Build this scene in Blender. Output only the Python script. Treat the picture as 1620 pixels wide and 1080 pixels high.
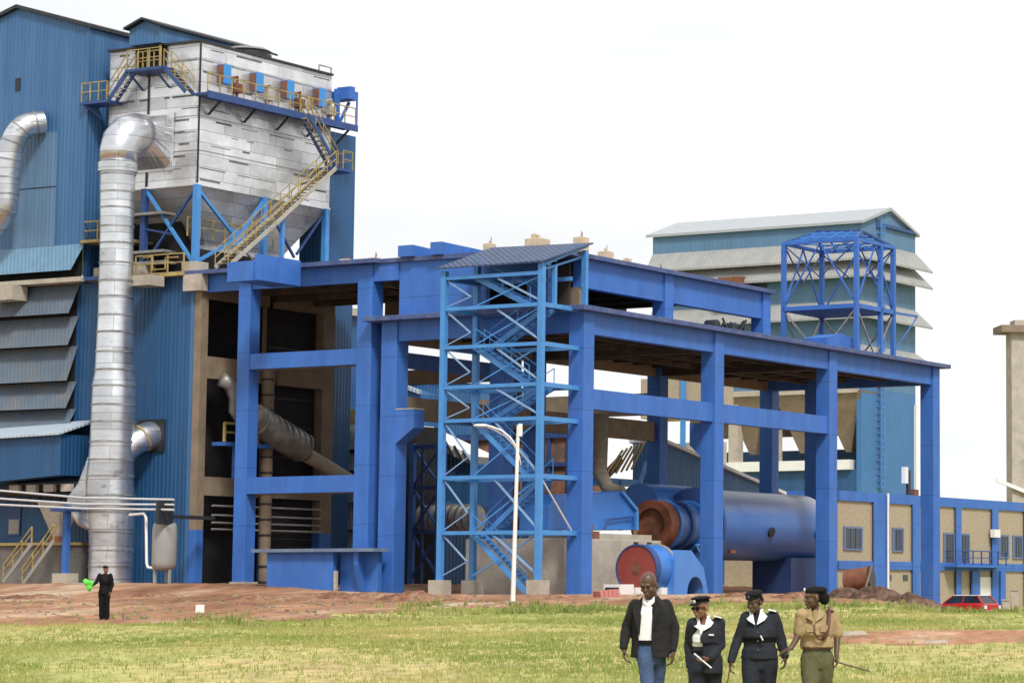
import bpy, bmesh, math, random
import numpy as np
from mathutils import Vector, Matrix
random.seed(7); rng = np.random.default_rng(7)
PI = math.pi
for o in list(bpy.data.objects): bpy.data.objects.remove(o)
SC = bpy.context.scene; COL = SC.collection

# ------------------------------------------------------------------ camera, sky, sun, exposure
F, CX, CY, PIT, YAW, EYE = 4340., 1400., 481., .10378, .4785, 1.61
cd = bpy.data.cameras.new('camera'); cam = bpy.data.objects.new('camera', cd); COL.objects.link(cam)
cam.location = (0, 0, EYE); cam.rotation_euler = (PI/2 + PIT, 0, 0)
cd.sensor_width = 36; cd.lens = F/1620*36; cd.shift_x = -(CX-810)/1620; cd.shift_y = (CY-540)/1620
cd.clip_start = 1; cd.clip_end = 6000
SC.camera = cam
SUN_EL, SUN_AZ = math.radians(48), math.radians(158)      # azimuth measured clockwise from +Y; behind the camera
w = bpy.data.worlds.new('World'); SC.world = w; w.use_nodes = True
nt = w.node_tree; nt.nodes.clear()
def N(nt, t, **k):
    n = nt.nodes.new(t)
    for a, b in k.items():
        if hasattr(n, a): setattr(n, a, b)
    return n
wo = N(nt, 'ShaderNodeOutputWorld'); bg = N(nt, 'ShaderNodeBackground'); sk = N(nt, 'ShaderNodeTexSky')
sk.sky_type = 'NISHITA'; sk.sun_disc = False; sk.sun_elevation = SUN_EL; sk.sun_rotation = SUN_AZ; sk.air_density = 1.2; sk.dust_density = 3
tc = N(nt, 'ShaderNodeTexCoord'); mp = N(nt, 'ShaderNodeMapping'); mp.inputs['Scale'].default_value = (2.2, 2.2, 9)
nz = N(nt, 'ShaderNodeTexNoise'); nz.inputs['Scale'].default_value = 2.0; nz.inputs['Detail'].default_value = 7
cr = N(nt, 'ShaderNodeValToRGB'); cr.color_ramp.elements[0].position = .35; cr.color_ramp.elements[0].color = (7.05, 7.15, 7.3, 1)
cr.color_ramp.elements[1].position = .62; cr.color_ramp.elements[1].color = (8.5, 8.5, 8.5, 1)
mx = N(nt, 'ShaderNodeMix', data_type='RGBA'); mx.inputs[0].default_value = .93
L = nt.links.new
L(tc.outputs['Generated'], mp.inputs[0]); L(mp.outputs[0], nz.inputs['Vector']); L(nz.outputs[0], cr.inputs[0])
L(sk.outputs[0], mx.inputs[6]); L(cr.outputs[0], mx.inputs[7]); L(mx.outputs[2], bg.inputs[0]); L(bg.outputs[0], wo.inputs[0])
bg.inputs[1].default_value = .10
sd = bpy.data.lights.new('sun', 'SUN'); sd.energy = 2.5; sd.angle = math.radians(11); sd.color = (1, .965, .9)
so = bpy.data.objects.new('sun', sd); COL.objects.link(so)
sdir = Vector((math.sin(SUN_AZ)*math.cos(SUN_EL), math.cos(SUN_AZ)*math.cos(SUN_EL), math.sin(SUN_EL)))
so.rotation_euler = (-sdir).to_track_quat('-Z', 'Y').to_euler(); so.location = (0, -20, 60)
SC.view_settings.view_transform = 'Standard'; SC.view_settings.look = 'None'; SC.view_settings.gamma = 1
SC.view_settings.exposure = 0.42

# ------------------------------------------------------------------ surveying: the site grid is turned by YAW; u runs away along the long side,
# v along the front, z up. These turn a sight line of the photo's camera into a point on a known wall plane.
D0 = 135.
SU, CU = math.sin(YAW), math.cos(YAW)
def ray(px, py):
    a = (px-CX)/F; b = (CY-py)/F; c, s = math.cos(PIT), math.sin(PIT)
    return (a, c-s*b, s+c*b)
_r = ray(918, 932.8); OX, OY = _r[0]/_r[1]*D0, D0
def loc(x, y): x -= OX; y -= OY; return x*SU+y*CU, -x*CU+y*SU
def wor(u, v): return OX+u*SU-v*CU, OY+u*CU+v*SU
def onU(px, py, u):
    r = ray(px, py); t = (u+OX*SU+OY*CU)/(r[0]*SU+r[1]*CU); return loc(t*r[0], t*r[1])[1], EYE+t*r[2]
def onV(px, py, v):
    r = ray(px, py); t = (v-OX*CU+OY*SU)/(-r[0]*CU+r[1]*SU); return loc(t*r[0], t*r[1])[0], EYE+t*r[2]
def onZ(px, py, z):
    r = ray(px, py); t = (z-EYE)/r[2]; return loc(t*r[0], t*r[1])
def onD(px, py, d):
    r = ray(px, py); t = d/r[1]; return (t*r[0], d, EYE+t*r[2])

def sstep(a, b, x):
    t = min(1, max(0, (x-a)/(b-a))); return t*t*(3-2*t)
def ground_z(x, y):
    z = .7*sstep(20, 95, y) + .38*sstep(80, 112, y) + .3*sstep(108, 134, y)
    u, v = loc(x, y)
    z += .55*sstep(8, 24, v)*sstep(-22, -3, u)
    z -= sstep(-.004, .022, x/max(y, 1))*(.42*sstep(88, 112, y)+.86*sstep(108, 152, y))
    return z

# ------------------------------------------------------------------ materials
MATS = {}
def mat(name, col, rough=.6, metal=0., var=.12, vscale=1.5, stretch=(1, 1, 1), bump=0., bscale=8., col2=None, ramp=(.4, .65), ribs=0., ribpitch=.25,
        ribh=False, spec=.5, panels=None, joint=0.):
    """base colour varied by noise, optional second colour in patches (dirt, rust), bump, corrugation ribs along the walls"""
    if name in MATS: return MATS[name]
    m = bpy.data.materials.new(name); m.use_nodes = True; nt = m.node_tree; nt.nodes.clear(); L = nt.links.new
    out = N(nt, 'ShaderNodeOutputMaterial'); b = N(nt, 'ShaderNodeBsdfPrincipled'); L(b.outputs[0], out.inputs[0])
    b.inputs['Roughness'].default_value = rough; b.inputs['Metallic'].default_value = metal
    b.inputs['Specular IOR Level'].default_value = spec
    tc = N(nt, 'ShaderNodeTexCoord'); mp = N(nt, 'ShaderNodeMapping'); mp.inputs['Scale'].default_value = stretch
    L(tc.outputs['Object'], mp.inputs[0])
    n1 = N(nt, 'ShaderNodeTexNoise'); n1.inputs['Scale'].default_value = vscale; n1.inputs['Detail'].default_value = 6; n1.inputs['Roughness'].default_value = .62
    L(mp.outputs[0], n1.inputs['Vector'])
    mr = N(nt, 'ShaderNodeMapRange'); mr.inputs[1].default_value = .3; mr.inputs[2].default_value = .7; mr.inputs[3].default_value = 1-var; mr.inputs[4].default_value = 1+var
    L(n1.outputs[0], mr.inputs[0])
    vm = N(nt, 'ShaderNodeVectorMath', operation='SCALE'); vm.inputs[0].default_value = col; L(mr.outputs[0], vm.inputs[3])
    c = vm.outputs[0]
    if col2 is not None:
        n2 = N(nt, 'ShaderNodeTexNoise'); n2.inputs['Scale'].default_value = vscale*.8; n2.inputs['Detail'].default_value = 8; n2.inputs['Roughness'].default_value = .68
        mp2 = N(nt, 'ShaderNodeMapping'); mp2.inputs['Location'].default_value = (13, 5, 9); mp2.inputs['Scale'].default_value = stretch
        L(tc.outputs['Object'], mp2.inputs[0]); L(mp2.outputs[0], n2.inputs['Vector'])
        r2 = N(nt, 'ShaderNodeValToRGB'); r2.color_ramp.elements[0].position = ramp[0]; r2.color_ramp.elements[1].position = ramp[1]
        L(n2.outputs[0], r2.inputs[0])
        x = N(nt, 'ShaderNodeMix', data_type='RGBA'); L(r2.outputs[0], x.inputs[0]); L(c, x.inputs[6]); x.inputs[7].default_value = (*col2, 1)
        c = x.outputs[2]
    if panels or joint:
        sq_ = N(nt, 'ShaderNodeSeparateXYZ'); L(tc.outputs['Object'], sq_.inputs[0])
    if panels:                                              # sheets of panels[0] x panels[1] m, each its own tone, with dark laps
        pa = N(nt, 'ShaderNodeMath', operation='ADD'); L(sq_.outputs[0], pa.inputs[0]); L(sq_.outputs[1], pa.inputs[1])
        cb = N(nt, 'ShaderNodeCombineXYZ'); L(pa.outputs[0], cb.inputs[0]); L(sq_.outputs[2], cb.inputs[1])
        bk = N(nt, 'ShaderNodeTexBrick'); bk.inputs['Scale'].default_value = 1; bk.inputs['Brick Width'].default_value = panels[0]; bk.inputs['Row Height'].default_value = panels[1]
        bk.inputs['Mortar Size'].default_value = .018; bk.inputs['Mortar Smooth'].default_value = .6; bk.inputs['Color1'].default_value = (1.12, 1.12, 1.12, 1); bk.inputs['Color2'].default_value = (.74, .74, .75, 1); bk.inputs['Mortar'].default_value = (.30, .30, .30, 1)
        wn = N(nt, 'ShaderNodeTexNoise'); wn.inputs['Scale'].default_value = .9; wn.inputs['Detail'].default_value = 4; L(tc.outputs['Object'], wn.inputs['Vector'])
        wv = N(nt, 'ShaderNodeVectorMath', operation='MULTIPLY_ADD'); wv.inputs[1].default_value = (.25, .05, 0); L(wn.outputs[1], wv.inputs[0]); L(cb.outputs[0], wv.inputs[2]); L(wv.outputs[0], bk.inputs['Vector'])
        mu = N(nt, 'ShaderNodeMix', data_type='RGBA', blend_type='MULTIPLY'); mu.inputs[0].default_value = 1; L(c, mu.inputs[6]); L(bk.outputs[0], mu.inputs[7]); c = mu.outputs[2]
    if joint:                                               # casting joints every few metres up the concrete
        dv = N(nt, 'ShaderNodeMath', operation='DIVIDE'); dv.inputs[1].default_value = joint; L(sq_.outputs[2], dv.inputs[0])
        fr = N(nt, 'ShaderNodeMath', operation='FRACT'); L(dv.outputs[0], fr.inputs[0])
        lt = N(nt, 'ShaderNodeMath', operation='LESS_THAN'); lt.inputs[1].default_value = .016; L(fr.outputs[0], lt.inputs[0])
        mj = N(nt, 'ShaderNodeMapRange'); mj.inputs[3].default_value = 1; mj.inputs[4].default_value = .68; L(lt.outputs[0], mj.inputs[0])
        vj = N(nt, 'ShaderNodeVectorMath', operation='SCALE'); L(c, vj.inputs[0]); L(mj.outputs[0], vj.inputs[3]); c = vj.outputs[0]
    L(c, b.inputs['Base Color'])
    h = None
    if bump:
        n3 = N(nt, 'ShaderNodeTexNoise'); n3.inputs['Scale'].default_value = bscale; n3.inputs['Detail'].default_value = 5
        L(mp.outputs[0], n3.inputs['Vector']); h = n3.outputs[0]
        bp = N(nt, 'ShaderNodeBump'); bp.inputs['Strength'].default_value = min(1, bump); bp.inputs['Distance'].default_value = .05*max(1, bump)
        L(h, bp.inputs['Height']); L(bp.outputs[0], b.inputs['Normal'])
    if ribs:
        sx = N(nt, 'ShaderNodeSeparateXYZ'); L(tc.outputs['Object'], sx.inputs[0])
        if ribh: q = sx.outputs[2]
        else:
            ad = N(nt, 'ShaderNodeMath', operation='ADD'); L(sx.outputs[0], ad.inputs[0]); L(sx.outputs[1], ad.inputs[1]); q = ad.outputs[0]
        ml = N(nt, 'ShaderNodeMath', operation='MULTIPLY'); ml.inputs[1].default_value = 2*PI/ribpitch; L(q, ml.inputs[0])
        sn = N(nt, 'ShaderNodeMath', operation='SINE'); L(ml.outputs[0], sn.inputs[0])
        bp2 = N(nt, 'ShaderNodeBump'); bp2.inputs['Strength'].default_value = 1; bp2.inputs['Distance'].default_value = ribs
        L(sn.outputs[0], bp2.inputs['Height'])
        if h is not None: L(bp.outputs[0], bp2.inputs['Normal'])
        L(bp2.outputs[0], b.inputs['Normal'])
    MATS[name] = m; return m

BLUE = mat('blue_wall_paint', (.033, .133, .455), .62, var=.16, vscale=1.1, stretch=(1, 1, .35), bump=.15, bscale=3, col2=(.065, .155, .43), ramp=(.5, .8), joint=3.05)
STEELB = mat('light_blue_steel_paint', (.055, .235, .56), .45, var=.12, vscale=2)
NAVY = mat('dark_blue_steel_paint', (.02, .06, .20), .5, var=.2, vscale=2)
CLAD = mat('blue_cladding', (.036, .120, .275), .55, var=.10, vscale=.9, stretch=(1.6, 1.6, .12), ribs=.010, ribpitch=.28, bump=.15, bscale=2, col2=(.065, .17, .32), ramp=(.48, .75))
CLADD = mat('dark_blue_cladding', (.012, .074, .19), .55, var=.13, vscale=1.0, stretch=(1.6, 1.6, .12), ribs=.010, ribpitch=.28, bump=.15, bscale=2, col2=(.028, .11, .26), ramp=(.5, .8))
LOUV = mat('weathered_louvre_sheet', (.085, .12, .165), .65, var=.14, vscale=.8, ribs=.008, ribpitch=.28, col2=(.15, .145, .14), ramp=(.45, .75))
LOUVW = mat('cream_louvre_sheet', (.29, .295, .29), .55, var=.12, vscale=.8, ribs=.012, ribpitch=.3)
ROOFS = mat('pale_roof_sheet', (.42, .50, .58), .5, var=.1, vscale=.8, ribs=.02, ribpitch=.3)
CONC = mat('raw_concrete', (.215, .165, .115), .85, var=.2, vscale=1.2, bump=.4, bscale=5, col2=(.16, .12, .085), ramp=(.5, .75))
CONCL = mat('light_concrete', (.40, .36, .30), .85, var=.15, vscale=1.2, bump=.4, bscale=5, col2=(.26, .23, .19), ramp=(.5, .8))
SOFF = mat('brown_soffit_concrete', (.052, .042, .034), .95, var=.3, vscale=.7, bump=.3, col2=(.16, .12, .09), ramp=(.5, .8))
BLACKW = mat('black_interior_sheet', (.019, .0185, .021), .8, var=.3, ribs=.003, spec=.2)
DARKM = mat('dark_metal', (.03, .033, .04), .5, metal=.3, var=.3)
SILV = mat('silver_casing_sheet', (.72, .73, .75), .36, metal=.7, var=.16, vscale=.7, bump=.8, bscale=2.2, panels=(4.4, .66))
GALV = mat('aluminium_duct_sheet', (.64, .66, .69), .34, metal=.92, var=.2, vscale=1.0, stretch=(.6, .6, 1.2), bump=.3, bscale=2.2, col2=(.26, .26, .26), ramp=(.60, .70), panels=(7., .88))
DUCTD = mat('dark_grey_duct_sheet', (.26, .255, .25), .5, metal=.5, var=.35, vscale=2, bump=.4, bscale=3)  # slightly darker grey than the dull sheet, for ducts in the side bay
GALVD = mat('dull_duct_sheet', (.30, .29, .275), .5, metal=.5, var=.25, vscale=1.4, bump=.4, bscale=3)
YEL = mat('yellow_rail_paint', (.34, .26, .09), .5, var=.3, vscale=3, col2=(.20, .12, .06), ramp=(.5, .7))
RUST = mat('rusty_steel', (.17, .065, .035), .85, var=.35, vscale=2, bump=.3)
WHITEP = mat('white_paint', (.72, .72, .70), .5, var=.06)
PIPEW = mat('white_pipe', (.52, .52, .53), .4, var=.1, vscale=3)
TANKG = mat('grey_tank_paint', (.27, .27, .26), .42, var=.08, vscale=1.5, col2=(.24, .22, .20), ramp=(.62, .8))
MILLB = mat('mill_blue_paint', (.055, .13, .33), .38, var=.1, vscale=.8)
DRUMB = mat('drum_blue_paint', (.03, .16, .52), .4, var=.1)
REDO = mat('red_oxide_paint', (.24, .045, .034), .5, var=.2, vscale=2)
STONE = mat('beige_stone_facing', (.36, .30, .215), .85, var=.2, vscale=5, bump=.3, bscale=12)
GLASSD = mat('dark_window_glass', (.02, .03, .045), .12, var=.3, vscale=2)
REDCAR = mat('red_car_paint', (.42, .018, .022), .3, var=.05)
TYRE = mat('black_rubber', (.02, .02, .02), .8)
MINT = mat('orange_brown_paint', (.18, .075, .05), .6, var=.3)
BOXB = mat('bright_blue_paint', (.03, .24, .62), .4, var=.08)

# ------------------------------------------------------------------ mesh builder
FR = {}
def _root(name, label, cat, group, loc_, rz, mode, org):
    o = bpy.data.objects.new(name, None); COL.objects.link(o); o.empty_display_size = .3
    o.location = loc_; o.rotation_euler = (0, 0, rz)
    o['label'] = label; o['category'] = cat
    if group: o['group'] = group
    FR[o.name] = (mode, org); return o
def thing(name, label, cat, u, v, z, group=None):
    """a thing standing on the site grid"""
    x, y = wor(u, v); return _root(name, label, cat, group, (x, y, z), -YAW, 'B', (u, v, z))
def thingW(name, label, cat, p, rz=0, group=None):
    """a thing modelled in its own coordinates"""
    return _root(name, label, cat, group, p, rz, 'L', (0, 0, 0))
class MB:
    def __init__(s): s.v = []; s.f = []
    def add(s, vs, fs):
        k = len(s.v); s.v += [tuple(p) for p in vs]; s.f += [tuple(i+k for i in f) for f in fs]; return s
    def box(s, a0, a1, b0, b1, c0, c1):
        vs = [(a, b, c) for c in (c0, c1) for b in (b0, b1) for a in (a0, a1)]
        return s.add(vs, [(0, 2, 3, 1), (4, 5, 7, 6), (0, 1, 5, 4), (2, 6, 7, 3), (0, 4, 6, 2), (1, 3, 7, 5)])
    def hexa(s, vs): return s.add(vs, [(0, 2, 3, 1), (4, 5, 7, 6), (0, 1, 5, 4), (2, 6, 7, 3), (0, 4, 6, 2), (1, 3, 7, 5)])
    def bar(s, p, q, w=.12, h=None, up=(0, 0, 1)):
        h = h or w; p = Vector(p); q = Vector(q); d = (q-p).normalized(); up = Vector(up)
        if abs(d.dot(up)) > .97: up = Vector((1, 0, 0))
        a = d.cross(up).normalized()*w/2; b = a.cross(d).normalized()*h/2
        vs = [r+i*a+j*b for r in (p, q) for j in (-1, 1) for i in (-1, 1)]
        return s.hexa(vs)
    def tube(s, pts, r, n=12, cap=True):
        pts = [Vector(p) for p in pts]; rs = r if isinstance(r, (list, tuple)) else [r]*len(pts)
        d0 = (pts[1]-pts[0]).normalized(); ref = Vector((0, 0, 1)) if abs(d0.z) < .9 else Vector((1, 0, 0))
        a = d0.cross(ref).normalized(); vs = []; fs = []
        for i, p in enumerate(pts):
            d = ((pts[min(i+1, len(pts)-1)]-pts[max(i-1, 0)])).normalized()
            a = (a-d*a.dot(d)).normalized(); b = d.cross(a)
            vs += [p+rs[i]*(math.cos(t)*a+math.sin(t)*b) for t in (2*PI*k/n for k in range(n))]
        for i in range(len(pts)-1):
            for k in range(n):
                k2 = (k+1) % n; fs.append((i*n+k, i*n+k2, (i+1)*n+k2, (i+1)*n+k))
        if cap: fs.append(tuple(range(n))[::-1]); fs.append(tuple((len(pts)-1)*n+k for k in range(n)))
        return s.add(vs, fs)
    def loft(s, rings, cap=True):
        n = len(rings[0]); vs = [p for r in rings for p in r]; fs = []
        for i in range(len(rings)-1):
            for k in range(n):
                k2 = (k+1) % n; fs.append((i*n+k, i*n+k2, (i+1)*n+k2, (i+1)*n+k))
        if cap: fs.append(tuple(range(n))[::-1]); fs.append(tuple((len(rings)-1)*n+k for k in range(n)))
        return s.add(vs, fs)
    def prism(s, poly, axis, lo, hi):
        """poly of 2-D points in the plane square to axis (0: (b,c), 1: (a,c), 2: (a,b))"""
        def P(q, t): return (t, q[0], q[1]) if axis == 0 else ((q[0], t, q[1]) if axis == 1 else (q[0], q[1], t))
        return s.loft([[P(q, lo) for q in poly], [P(q, hi) for q in poly]])
    def ell(s, c, r, n=12, m=8, rot=None):
        vs = []; fs = []; c = Vector(c)
        for i in range(m+1):
            th = PI*i/m
            for k in range(n):
                p = Vector((r[0]*math.sin(th)*math.cos(2*PI*k/n), r[1]*math.sin(th)*math.sin(2*PI*k/n), r[2]*math.cos(th)))
                if rot is not None: p = rot @ p
                vs.append(c+p)
        for i in range(m):
            for k in range(n):
                k2 = (k+1) % n; a, b, e, d = i*n+k, i*n+k2, (i+1)*n+k2, (i+1)*n+k
                fs.append((a, d, e) if i == 0 else ((a, d, b) if i == m-1 else (a, d, e, b)))
        return s.add(vs, fs)
    def rail(s, pts, h=1.05, step=1.4, r=.03, mid=True):
        """handrail with posts along a path of floor points"""
        pts = [Vector(p) for p in pts]
        for a, b in zip(pts[:-1], pts[1:]):
            Z = Vector((0, 0, 1)); s.bar(a+Z*h, b+Z*h, 2*r)
            if mid: s.bar(a+Z*h*.52, b+Z*h*.52, 1.6*r)
            n = max(1, int((b-a).length/step))
            for i in range(n+1):
                p = a+(b-a)*i/n; s.bar(p, p+Z*h, 2*r)
        return s
    def mesh(s, name, mode='L', org=(0, 0, 0)):
        vs = s.v
        if mode == 'B': vs = [(-(p[1]-org[1]), p[0]-org[0], p[2]-org[2]) for p in vs]
        me = bpy.data.meshes.new(name); me.from_pydata(vs, [], s.f)
        bm = bmesh.new(); bm.from_mesh(me); bmesh.ops.remove_doubles(bm, verts=bm.verts, dist=1e-5)
        bmesh.ops.recalc_face_normals(bm, faces=bm.faces); bm.to_mesh(me); bm.free(); return me
    def build(s, name, m, parent, smooth=False, label=None, bevel=0, kind=None):
        root = parent
        while root.parent: root = root.parent
        mode, org = FR[root.name]
        me = s.mesh(name, mode, org); me.materials.append(m)
        if smooth:
            for p in me.polygons: p.use_smooth = True
        o = bpy.data.objects.new(name, me); COL.objects.link(o); o.parent = parent
        if smooth == 'auto':
            try: me.set_sharp_from_angle(angle=math.radians(35))
            except Exception: pass
        if bevel:
            b = o.modifiers.new('bevel', 'BEVEL'); b.width = bevel; b.segments = 2; b.limit_method = 'ANGLE'
        if label: o['label'] = label
        if kind: o['kind'] = kind
        return o
def one(name, label, cat, mb, m, u, v, z, smooth=False, group=None, **k):
    """a thing on the site grid that is one mesh"""
    FR['_tmp'] = ('B', (u, v, z)); me = mb.mesh(name, 'B', (u, v, z)); me.materials.append(m)
    if smooth:
        for p in me.polygons: p.use_smooth = True
        if smooth == 'auto': me.set_sharp_from_angle(angle=math.radians(35))
    o = bpy.data.objects.new(name, me); COL.objects.link(o); x, y = wor(u, v); o.location = (x, y, z); o.rotation_euler = (0, 0, -YAW)
    o['label'] = label; o['category'] = cat
    if group: o['group'] = group
    FR[o.name] = ('B', (u, v, z)); return o
CONCS = mat('beige_block_concrete', (.52, .42, .30), .85, var=.15, vscale=3)
# ------------------------------------------------------------------ the blue concrete frame (long open hall with a set-back upper storey)
G = [0.1, 12.7, 25.5, 38.9]                       # column lines along u
hall = thing('open_concrete_hall', 'long open blue-painted concrete frame hall under a flat slab, with a mill inside', 'industrial hall', 0, 0, 1.3)
def column(parent, u, v, z0, z1, w=.92, m=BLUE, label=None, foot=None):
    mb = MB().box(u, u+w, v, v+w, z0, z1); return mb.build('column', m, parent, label=label, bevel=.03)
for u in G: column(hall, u, 0, -.6, 15.35)
column(hall, 0.1, 11.5, .8, 15.35, 1.0)
column(hall, 4.5, 7.9, .6, 15.35)
for u in G[1:]: column(hall, u, 11.5, 0, 15.35)
column(hall, 38.9, 8.2, 0, 15.35)
MB().prism([(11.5, 9.05), (10.35, 9.85), (10.35, 10.8), (11.5, 10.8)], 0, .12, .98).build('corbel', BLUE, hall)
MB().box(.10, 1.0, 10.33, 11.5, 10.8, 10.86).build('corbel_cap', CONCL, hall)
MB().prism([(.92, 8.7), (1.6, 9.35), (1.6, 10.5), (.92, 10.5)], 0, 12.72, 13.5).build('corbel', BLUE, hall)
# top beams: right side, front, far end, back
zt = 15.35
for a, b in zip(G[:-1], G[1:]):
    MB().box(a+.92, b, .12, .62, 14.27, zt).build('beam', BLUE, hall)
    MB().box(a+.92, b, 11.8, 12.2, 14.27, zt).build('beam', CONC, hall, label='raw brown concrete beam')
MB().box(.22, .72, .92, 11.5, 14.33, zt).build('beam', BLUE, hall)
MB().box(39.1, 39.6, .92, 11.5, 14.27, zt).build('beam', BLUE, hall)
for a, b in zip(G[:2], G[1:3]):
    MB().box(a+.92, b, .14, .60, 10.55, 11.55).build('beam', BLUE, hall)
MB().box(13.7, 25.4, 11.8, 12.2, 10.4, 11.55).build('beam', CONC, hall, label='raw brown concrete beam')
MB().box(1.1, 12.6, 11.8, 12.2, 10.4, 11.55).build('beam', CONC, hall, label='raw brown concrete beam')
for u in G[1:3]:
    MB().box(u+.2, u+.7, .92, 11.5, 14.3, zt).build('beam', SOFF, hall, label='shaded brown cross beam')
sl = MB().box(-.55, 40.6, -.4, 13.2, zt, 15.6)
sl.build('roof_slab', mat('slab_edge_paint', (.05, .085, .22), .7, var=.3, vscale=2, col2=(.12, .13, .17), ramp=(.5, .7)), hall, bevel=.02)
so_ = MB().box(.75, 39.05, .64, 11.75, 15.20, 15.345)
for k in range(18):
    u = 1.9+k*2.1
    if min(abs(u-g-.45) for g in G) > .6: so_.box(u, u+.3, .64, 11.75, 14.75, 15.20)
for v in (3.5, 6.2, 9.0): so_.box(.75, 39.05, v, v+.3, 14.6, 15.195)
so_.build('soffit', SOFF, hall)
# set-back upper storey on the slab
for u in (11.1, 21.6): MB().box(u, u+.85, 2.2, 3.0, 15.6, 18.45).build('column', BLUE, hall)
MB().box(3.2, 11.1, 2.3, 2.8, 16.95, 18.42).build('beam', BLUE, hall)
MB().box(11.95, 21.6, 2.3, 2.8, 16.95, 18.42).build('beam', BLUE, hall)
MB().box(3.2, 21.6, 11.4, 11.8, 17.2, 18.42).build('beam', CONC, hall)
for u in (5.5, 8, 13.5, 16, 18.5): MB().box(u, u+.35, 2.8, 11.4, 17.6, 18.42).build('beam', SOFF, hall)
MB().box(.1, 22.5, 1.9, 12.6, 18.42, 18.64).build('upper_slab', mat('slab_edge_paint', (0, 0, 0)), hall)
uw = MB().box(.3, .62, 6.1, 11.55, 15.6, 18.42); uw.box(.3, .62, 2.35, 3.6, 15.6, 18.42); uw.box(.3, .62, 3.6, 6.1, 17.1, 18.42); uw.box(.3, .62, 3.6, 6.1, 15.6, 15.9)
uw.build('upper_wall', BLUE, hall)
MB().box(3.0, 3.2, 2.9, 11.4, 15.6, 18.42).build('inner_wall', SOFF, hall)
MB().box(3.2, 3.4, 2.4, 2.9, 15.6, 16.95).build('pier', CONC, hall)
MB().prism([(-.15, 18.64), (3.3, 18.64), (3.3, 19.12), (-.15, 19.22)], 1, 10.4, 11.35).build('upstand_wall', BLUE, hall)
MB().prism([(-.15, 18.64), (4.6, 18.64), (4.6, 19.2), (-.15, 19.28)], 1, 8.6, 9.3).build('upstand_wall', BLUE, hall)

# ------------------------------------------------------------------ taller blue frame bay beside the clad building
bay = thing('tall_concrete_bay', 'tall blue-painted open concrete bay between the clad building and the long hall', 'industrial frame', 0, 17, 1.9)
column(bay, 0.1, 13.15, 1., 18.4, .95); column(bay, 0.1, 21.2, 1., 18.4, .82)
for v in (13.15, 21.2): column(bay, 12.7, v, .5, 18.4, .9, CONC, label='raw brown concrete column')
MB().box(.0, 1.1, 21.1, 22.1, 1.3, 2.05).build('column_foot', CONCL, bay)
MB().box(.0, 1.1, 13.05, 14.2, 1.3, 1.9).build('column_foot', CONCL, bay)
MB().box(.2, .6, 14.1, 21.2, 17.5, 18.4).build('beam', BLUE, bay)
MB().box(.2, .6, 22.02, 25.3, 17.5, 18.4).build('beam', BLUE, bay)
MB().box(.2, .6, 11.55, 13.15, 17.5, 18.4).build('beam', BLUE, bay)
MB().box(.15, .62, 14.1, 21.2, 13.23, 14.05).build('beam', BLUE, bay)
MB().box(.62, .95, 14.1, 21.2, 13.2, 13.9).build('beam', CONC, bay, label='raw concrete inner beam')
MB().box(.15, .62, 14.1, 21.2, 6.65, 7.52).build('beam', BLUE, bay)
MB().box(.62, 1.0, 14.1, 21.2, 6.6, 7.4).build('beam', CONC, bay, label='raw concrete inner beam')
MB().box(1.05, 12.7, 13.3, 13.75, 13.25, 14.05).build('beam', BLUE, bay)
MB().box(12.75, 13.2, 14.05, 21.2, 13.23, 14.05).build('beam', CONC, bay, label='raw concrete back beam')
MB().box(25.6, 26.1, 12.5, 25, 12.0, 13.3).build('beam', CONC, bay, label='raw concrete beam far back')
MB().box(1.05, 12.7, 13.3, 13.75, 17.4, 18.4).build('beam', CONC, bay)
MB().box(12.75, 13.2, 14.05, 21.2, 17.4, 18.4).build('beam', CONC, bay)
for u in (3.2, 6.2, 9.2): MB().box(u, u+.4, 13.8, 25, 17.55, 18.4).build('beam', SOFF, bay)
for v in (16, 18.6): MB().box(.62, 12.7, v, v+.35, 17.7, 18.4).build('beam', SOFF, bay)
MB().box(-.4, 13.6, 12.65, 25.4, 18.42, 18.64).build('roof_slab', mat('slab_edge_paint', (0, 0, 0)), bay)
# cantilevered box beams at the top
MB().box(-3.7, -.41, 17.45, 17.75, 17.42, 18.75).build('cantilever_beam', BLUE, bay)
MB().box(-3.75, -.41, 17.75, 19.35, 17.45, 17.85).build('cantilever_slab', BLUE, bay)
MB().box(-3.8, -3.45, 17.75, 19.45, 17.4, 18.42).build('cantilever_beam', BLUE, bay)
MB().box(-.42, -.40, 17.45, 17.75, 17.42, 18.75).build('end_plate', BLUE, bay)

# low blue wall with a slab on top, in front of the bay
lw = thing('low_slab_counter', 'low blue wall carrying a thin concrete slab at the foot of the tall bay', 'low wall', -1.2, 16, 1.5)
MB().box(-1.6, -.35, 11.4, 19.3, 3.55, 3.72).build('slab', mat('blue_grey_slab', (.13, .18, .27), .7, var=.2), lw)
MB().box(-1.3, -1.0, 14.2, 18.5, 1.0, 3.55).build('wall', BLUE, lw)
MB().box(-.7, -.4, 11.8, 14.2, 1.0, 3.55).build('wall', BLUE, lw)
MB().prism([(-1.3, 3.55), (-1.3, 2.9), (-.7, 1.2), (-.4, 1.2), (-.4, 3.55)], 1, 12.6, 12.9).build('bracket_wall', BLUE, lw)
MB().box(-1.35, -1.2, 13.95, 14.12, 1.3, 2.6).build('post', CONCL, lw)

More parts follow.
